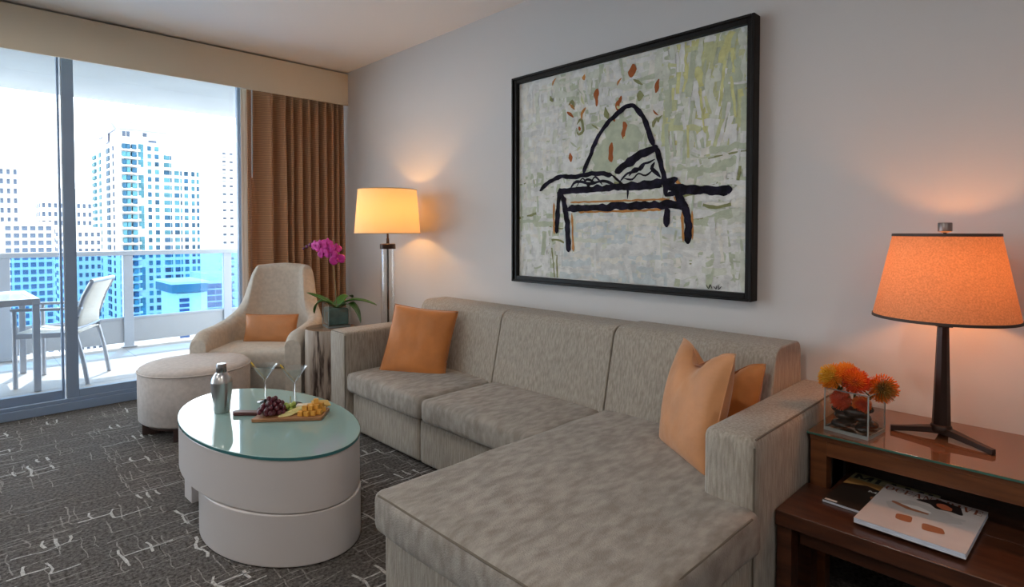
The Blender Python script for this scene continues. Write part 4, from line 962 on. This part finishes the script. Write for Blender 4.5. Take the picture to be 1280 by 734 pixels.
# flower vase
VO = Vector((2.238, 0.580, 0.5567)); vrz = math.radians(-7)
cube_vase('flower_vase', 'square glass vase of orange flowers and black stones beside the table lamp', VO, vrz, 0.142, 0.142, 0.148)
RV = Matrix.Rotation(vrz, 3, 'Z')
peb_m = mat('black_pebble', (0.012, 0.012, 0.013), 0.12, spec=0.7)
mb = MB(); mb.lathe([(max(0.0002, 0.5*math.sin(PI*k/12)), -0.5*math.cos(PI*k/12)) for k in range(13)], 22); peb = mb.build('pebble', peb_m, smooth=True)
pebs = [(-0.03, -0.038, 0.024, 0.066, 0.048, 0.030, 0.2), (0.034, -0.036, 0.024, 0.058, 0.052, 0.028, 0.9), (-0.036, 0.030, 0.024, 0.056, 0.062, 0.030, 0.4), (0.032, 0.034, 0.024, 0.060, 0.052, 0.030, 1.4), (-0.004, -0.028, 0.052, 0.078, 0.052, 0.032, 0.1), (-0.026, 0.026, 0.053, 0.060, 0.052, 0.030, 2.0), (0.036, 0.012, 0.052, 0.050, 0.056, 0.030, 0.7), (-0.028, -0.010, 0.076, 0.070, 0.052, 0.028, 1.2), (0.024, -0.030, 0.077, 0.056, 0.044, 0.026, 0.3), (0.022, 0.030, 0.077, 0.058, 0.048, 0.026, 0.9), (-0.03, 0.045, 0.074, 0.044, 0.036, 0.024, 0.2)]
for k, (x, y, z, a, b_, c_, rr) in enumerate(pebs):
    o = peb if k == 0 else peb.copy()
    if k: COL.objects.link(o)
    o.location = VO+RV @ Vector((x, y, z+0.001)); o.scale = (a, b_, c_); o.rotation_euler = (0, 0, rr)
    tag(o, 'polished black pebble in the flower vase', 'pebble', 'black pebbles in the flower vase')
def protea(label, c, base, r, cols, face, seed):
    """pincushion protea: a domed core set with many curved pins, on a leafy stem"""
    p = thing('pincushion_flower', label, 'flower', base, 0, 'pincushion flowers in the square vase'); q = random.Random(seed); B = Vector(base); C0 = Vector(c)-B; f = Vector(face).normalized()
    u = f.cross(Vector((0.2, 0.3, 1))).normalized(); v = f.cross(u)
    mb = MB(); k = C0*0.55-f*0.004
    mb.tube([(0, 0, 0), tuple(k*0.7), tuple(C0-f*r*0.3)], 0.004, 8); mb.build('stem', mat('protea_stem', (0.10, 0.12, 0.04), 0.6), p, smooth=True)
    mb = MB(); rc = r*0.42
    mb.lathe([(max(0.0002, rc*math.sin(PI*i/8)), -rc*math.cos(PI*i/8)) for i in range(9)], 16, tuple(C0-f*r*0.12)); mb.build('core', mat('protea_core_'+str(seed), cols[2], 0.7), p, smooth=True)
    mb = MB()
    for i in range(330):
        zc = 1-(i+0.5)/330*1.55; a = i*2.39996; rr = math.sqrt(max(0, 1-zc*zc)); d = (u*math.cos(a)*rr+v*math.sin(a)*rr+f*zc)
        L = r*q.uniform(0.82, 1.08); cen = C0-f*r*0.12
        b0 = cen+d*rc*0.9; m1 = cen+d*L*0.75; t1 = cen+d*L*0.96+f*L*0.13*(1-zc)
        mb.tube([tuple(b0), tuple(m1), tuple(t1)], [0.0014, 0.0011, 0.0015], 4, mi=0 if zc < 0.55 else 1)
    mb.build('pins', [mat('protea_pin_'+str(seed), cols[0], 0.55), mat('protea_tip_'+str(seed), cols[1], 0.55)], p, fix=False)['kind'] = 'stuff'
    for s_ in (-1, 1):
        P0 = C0*0.55; d = (u*s_+Vector((0, 0, 0.9))).normalized()
        leaf('leaf', [P0, P0+d*0.02, P0+d*0.038+Vector((0, 0, 0.004))], 0.013, mat('protea_leaf', (0.05, 0.10, 0.03), 0.5), p)
OR, YE, RE = (0.80, 0.18, 0.012), (0.80, 0.30, 0.02), (0.72, 0.075, 0.015)
vb = lambda x, y, z: tuple(VO+RV @ Vector((x, y, z)))
protea('yellow orange pincushion flower on the left rim of the vase', vb(-0.045, 0.058, 0.185), vb(-0.01, 0.01, 0.075), 0.050, ((0.82, 0.27, 0.015), (0.74, 0.42, 0.03), (0.42, 0.34, 0.03)), (-0.6, 0.5, 0.5), 1)
protea('second orange pincushion flower, behind and between the other heads', vb(0.02, 0.04, 0.190), vb(0.0, 0.015, 0.075), 0.047, (OR, YE, (0.5, 0.12, 0.02)), (-0.2, 0.2, 0.9), 2)
protea('red orange pincushion flower in the middle of the vase', vb(-0.028, -0.012, 0.180), vb(-0.005, 0.0, 0.075), 0.048, (RE, OR, (0.42, 0.04, 0.02)), (-0.6, -0.2, 0.6), 3)
protea('orange pincushion flower facing the room over the right rim', vb(0.018, -0.080, 0.162), vb(0.005, -0.01, 0.075), 0.050, (OR, (0.30, 0.16, 0.03), (0.08, 0.07, 0.03)), (-0.75, -0.55, 0.1), 4)
protea('small red pincushion flower low inside the vase on the left', vb(-0.038, 0.030, 0.108), vb(-0.02, 0.015, 0.074), 0.036, (RE, RE, (0.42, 0.03, 0.02)), (-0.8, 0.3, 0.1), 5)
protea('small orange pincushion flower low inside the vase on the right', vb(-0.02, -0.030, 0.102), vb(0.0, -0.012, 0.074), 0.032, (OR, RE, (0.5, 0.08, 0.02)), (-0.8, -0.3, 0.0), 6)

# ------------------------------------------------------------ magazines
def stroke_letters(ch):
    """serif capitals in a unit cell: list of polygons"""
    t, s = 0.22, 0.07
    def R(x0, y0, x1, y1): return [(x0, y0), (x1, y0), (x1, y1), (x0, y1)]
    def stem(x): return [R(x, 0, x+t, 1), R(x-0.07, 0, x+t+0.07, s), R(x-0.07, 1-s, x+t+0.07, 1)]
    def ring(x0, x1, a0, a1, w_=0.17, n=22):
        cx, rx = (x0+x1)/2, (x1-x0)/2; o = []
        for i in range(n):
            A, B = a0+(a1-a0)*i/n, a0+(a1-a0)*(i+1)/n
            q = lambda ang, k: (cx+(rx-(w_*abs(math.cos(ang))+0.05 if k else 0))*math.cos(ang), 0.5+(0.5-(0.07 if k else 0))*math.sin(ang))
            o.append([q(A, 0), q(B, 0), q(B, 1), q(A, 1)])
        return o
    def diag(x0, x1, y0, y1, w_): return [[(x0, y0), (x0+w_, y0), (x1+w_, y1), (x1, y1)]]
    if ch == 'O': return ring(0, 0.95, 0, 2*PI), 1.0
    if ch == 'C': return ring(0, 0.95, 0.7, 2*PI-0.7)+[R(0.80, 0.62, 0.87, 0.95)], 0.95
    if ch == 'E': return stem(0.07)+[R(0.1, 0, 0.75, s), R(0.1, 1-s, 0.72, 1), R(0.2, 0.47, 0.55, 0.47+s), R(0.68, 0, 0.75, 0.27), R(0.65, 0.75, 0.72, 1), R(0.5, 0.38, 0.55, 0.63)], 0.85
    if ch == 'A': return diag(0.08, 0.42, 0, 1, 0.08)+diag(0.70, 0.36, 0, 1, 0.22)+[R(0.2, 0.32, 0.75, 0.38), R(0, 0, 0.28, s), R(0.58, 0, 1.0, s)], 1.0
    if ch == 'N': return [R(0.1, 0, 0.18, 1), R(0.75, 0, 0.83, 1), R(0, 0, 0.28, s), R(0, 1-s, 0.3, 1), R(0.64, 1-s, 0.93, 1)]+diag(0.70, 0.08, 0, 1, 0.2), 0.95
    if ch == 'D': return stem(0.07)+[[(0.29+p[0]*0.62-0.29*0.62, p[1]) for p in k] for k in ring(-0.3, 0.95, -PI/2, PI/2)], 0.95
    if ch == 'R': return stem(0.07)+[[(p[0], 0.5+p[1]*0.5) for p in k] for k in ring(-0.1, 0.72, -PI/2, PI/2)]+diag(0.72, 0.34, 0, 0.5, 0.2)+[R(0.66, 0, 1.0, s)], 0.95
    if ch == 'I': return stem(0.07), 0.42
    if ch == 'V': return diag(0.40, 0.08, 0, 1, 0.22)+diag(0.45, 0.80, 0, 1, 0.08)+[R(0, 1-s, 0.4, 1), R(0.68, 1-s, 1.0, 1)], 0.98
    if ch == 'M': return [R(0.05, 0, 0.27, 1), R(0.85, 0, 1.07, 1)]+diag(0.45, 0.08, 0.12, 1, 0.2)+diag(0.47, 0.85, 0.12, 1, 0.2), 1.15
    return [], 0.4
def lettering(mb, text, x, y, wd, h, z, mi=0):
    tot = sum(stroke_letters(c)[1] for c in text)+0.08*len(text); k = wd/tot; cx = x
    for c in text:
        P, adv = stroke_letters(c)
        for p in P: mb.quad([(cx+a*k, y+b_*h, z) for a, b_ in p], mi)
        cx += (adv+0.08)*k
def magazine(name, label, loc, rz, W, Hh, th, cover):
    g = thing(name, label, 'magazine', loc, rz, None)
    page_m = mat('page_edges', (0.62, 0.68, 0.80), 0.7, var=0.25, vscale=30, stretch=(1, 1, 40))
    mb = MB(); mb.bx((-W/2+0.001, -Hh/2+0.001, 0.001), (W/2-0.001, Hh/2-0.001, th-0.0008)); mb.build('pages', page_m, g)
    mb = MB(); mb.bx((-W/2, -Hh/2, th-0.0008), (W/2, Hh/2, th)); mb.bx((-W/2, -Hh/2, 0), (W/2, Hh/2, 0.0008)); mb.bx((-W/2-0.0006, -Hh/2, 0), (-W/2, Hh/2, th)); mb.build('cover', cover, g)
    return g, th
def blob(mb, pts, z, mi, n=4, rr=0.012):
    P = fillet(pts, rr, n); mb.quad([(a, b_, z) for a, b_ in P], mi)
pk = lambda nme, c, r=0.35: mat('print_'+nme, c, r)
# front: local x = right across the cover, y = up the cover
W1, H1 = 0.265, 0.335
g, th = magazine('magazine', 'white fashion magazine with brown OCEAN DRIVE title, on top of the other', (2.068, 0.353, 0.3845), math.radians(-92), W1, H1, 0.015, mat('white_cover', (0.60, 0.55, 0.55), 0.3, var=0.05, vscale=10))
mb = MB(); lettering(mb, 'OCEAN', -0.128, 0.118, 0.128, 0.040, th+0.0002); lettering(mb, 'DRIVE', 0.004, 0.118, 0.124, 0.040, th+0.0002); mb.build('title', pk('brown', (0.24, 0.05, 0.018)), g, fix=False)
mb = MB()
skin, hair, grey, face = pk('skin', (0.36, 0.14, 0.07)), pk('hair', (0.02, 0.012, 0.012)), pk('pale_grey', (0.50, 0.47, 0.47)), pk('face', (0.50, 0.13, 0.06))  # flat printed ink colours of the cover figure
blob(mb, [(-0.10, 0.02), (-0.05, 0.085), (0.05, 0.07), (0.10, 0.02), (0.06, -0.01), (-0.03, -0.03), (-0.08, -0.02)], th+0.0003, 2)
blob(mb, [(-0.09, 0.03), (-0.02, 0.055), (0.03, 0.03), (-0.02, 0.012)], th+0.0004, 4)
blob(mb, [(-0.03, 0.115), (0.01, 0.152), (0.07, 0.140), (0.088, 0.075), (0.055, 0.085), (0.02, 0.075), (0.0, 0.10), (-0.04, 0.102)], th+0.0005, 1)
blob(mb, [(0.012, 0.118), (0.030, 0.132), (0.055, 0.112), (0.056, 0.086), (0.035, 0.084), (0.018, 0.098)], th+0.0007, 3)
blob(mb, [(-0.085, 0.045), (-0.03, 0.025), (0.015, 0.022), (0.012, 0.010), (-0.04, 0.008), (-0.088, 0.030)], th+0.0006, 0)
blob(mb, [(0.03, 0.045), (0.10, 0.055), (0.095, 0.035), (0.04, 0.028)], th+0.0006, 2)
blob(mb, [(-0.055, -0.045), (-0.015, -0.035), (-0.008, -0.085), (-0.048, -0.085)], th+0.0006, 0)
blob(mb, [(0.012, -0.055), (0.062, -0.055), (0.075, -0.090), (0.022, -0.105)], th+0.0006, 0)
mb.build('cover_picture', [skin, hair, grey, face, pk('cloth_white', (0.70, 0.68, 0.68))], g, fix=False)
W2, H2 = 0.25, 0.31
g, th = magazine('magazine', 'dark magazine titled in wide black letters, half under the white one', (2.150, 0.475, 0.3753), math.radians(-93), W2, H2, 0.009, mat('dark_cover', (0.030, 0.022, 0.018), 0.3))
mb = MB(); mb.bx((-W2/2, 0.092, th), (W2/2, H2/2, th+0.0002)); mb.build('masthead_band', pk('sage_band', (0.38, 0.37, 0.22)), g)
mb = MB(); mb.bx((-W2/2, 0.03, th), (W2/2, 0.092, th+0.0002), 1)
blob(mb, [(-0.125, 0.03), (-0.06, 0.06), (0.0, 0.04), (0.0, 0.01), (-0.125, 0.01)], th+0.0003, 2)
blob(mb, [(-0.03, -0.02), (0.02, 0.0), (0.03, -0.05), (-0.01, -0.06)], th+0.0003, 3)
mb.build('cover_picture', [pk('sage_band', (0.38, 0.37, 0.22)), pk('sunset', (0.55, 0.30, 0.10)), pk('dark_brown', (0.03, 0.016, 0.012)), pk('hand', (0.42, 0.16, 0.08)), pk('white_box', (0.6, 0.6, 0.6))], g, fix=False)
mb = MB(); lettering(mb, 'MIAMI', -0.118, 0.100, 0.236, 0.044, th+0.0004); mb.build('title', pk('black_ink', (0.01, 0.012, 0.012)), g, fix=False)
mb = MB(); mb.bx((-0.12, -0.15, th), (-0.085, -0.138, th+0.0003)); mb.build('label_box', pk('white_box', (0.6, 0.6, 0.6)), g)
mb = MB(); lettering(mb, 'MI', -0.045, 0.012, 0.04, 0.016, th+0.0005); mb.build('headline', pk('white_ink', (0.7, 0.7, 0.7)), g, fix=False)
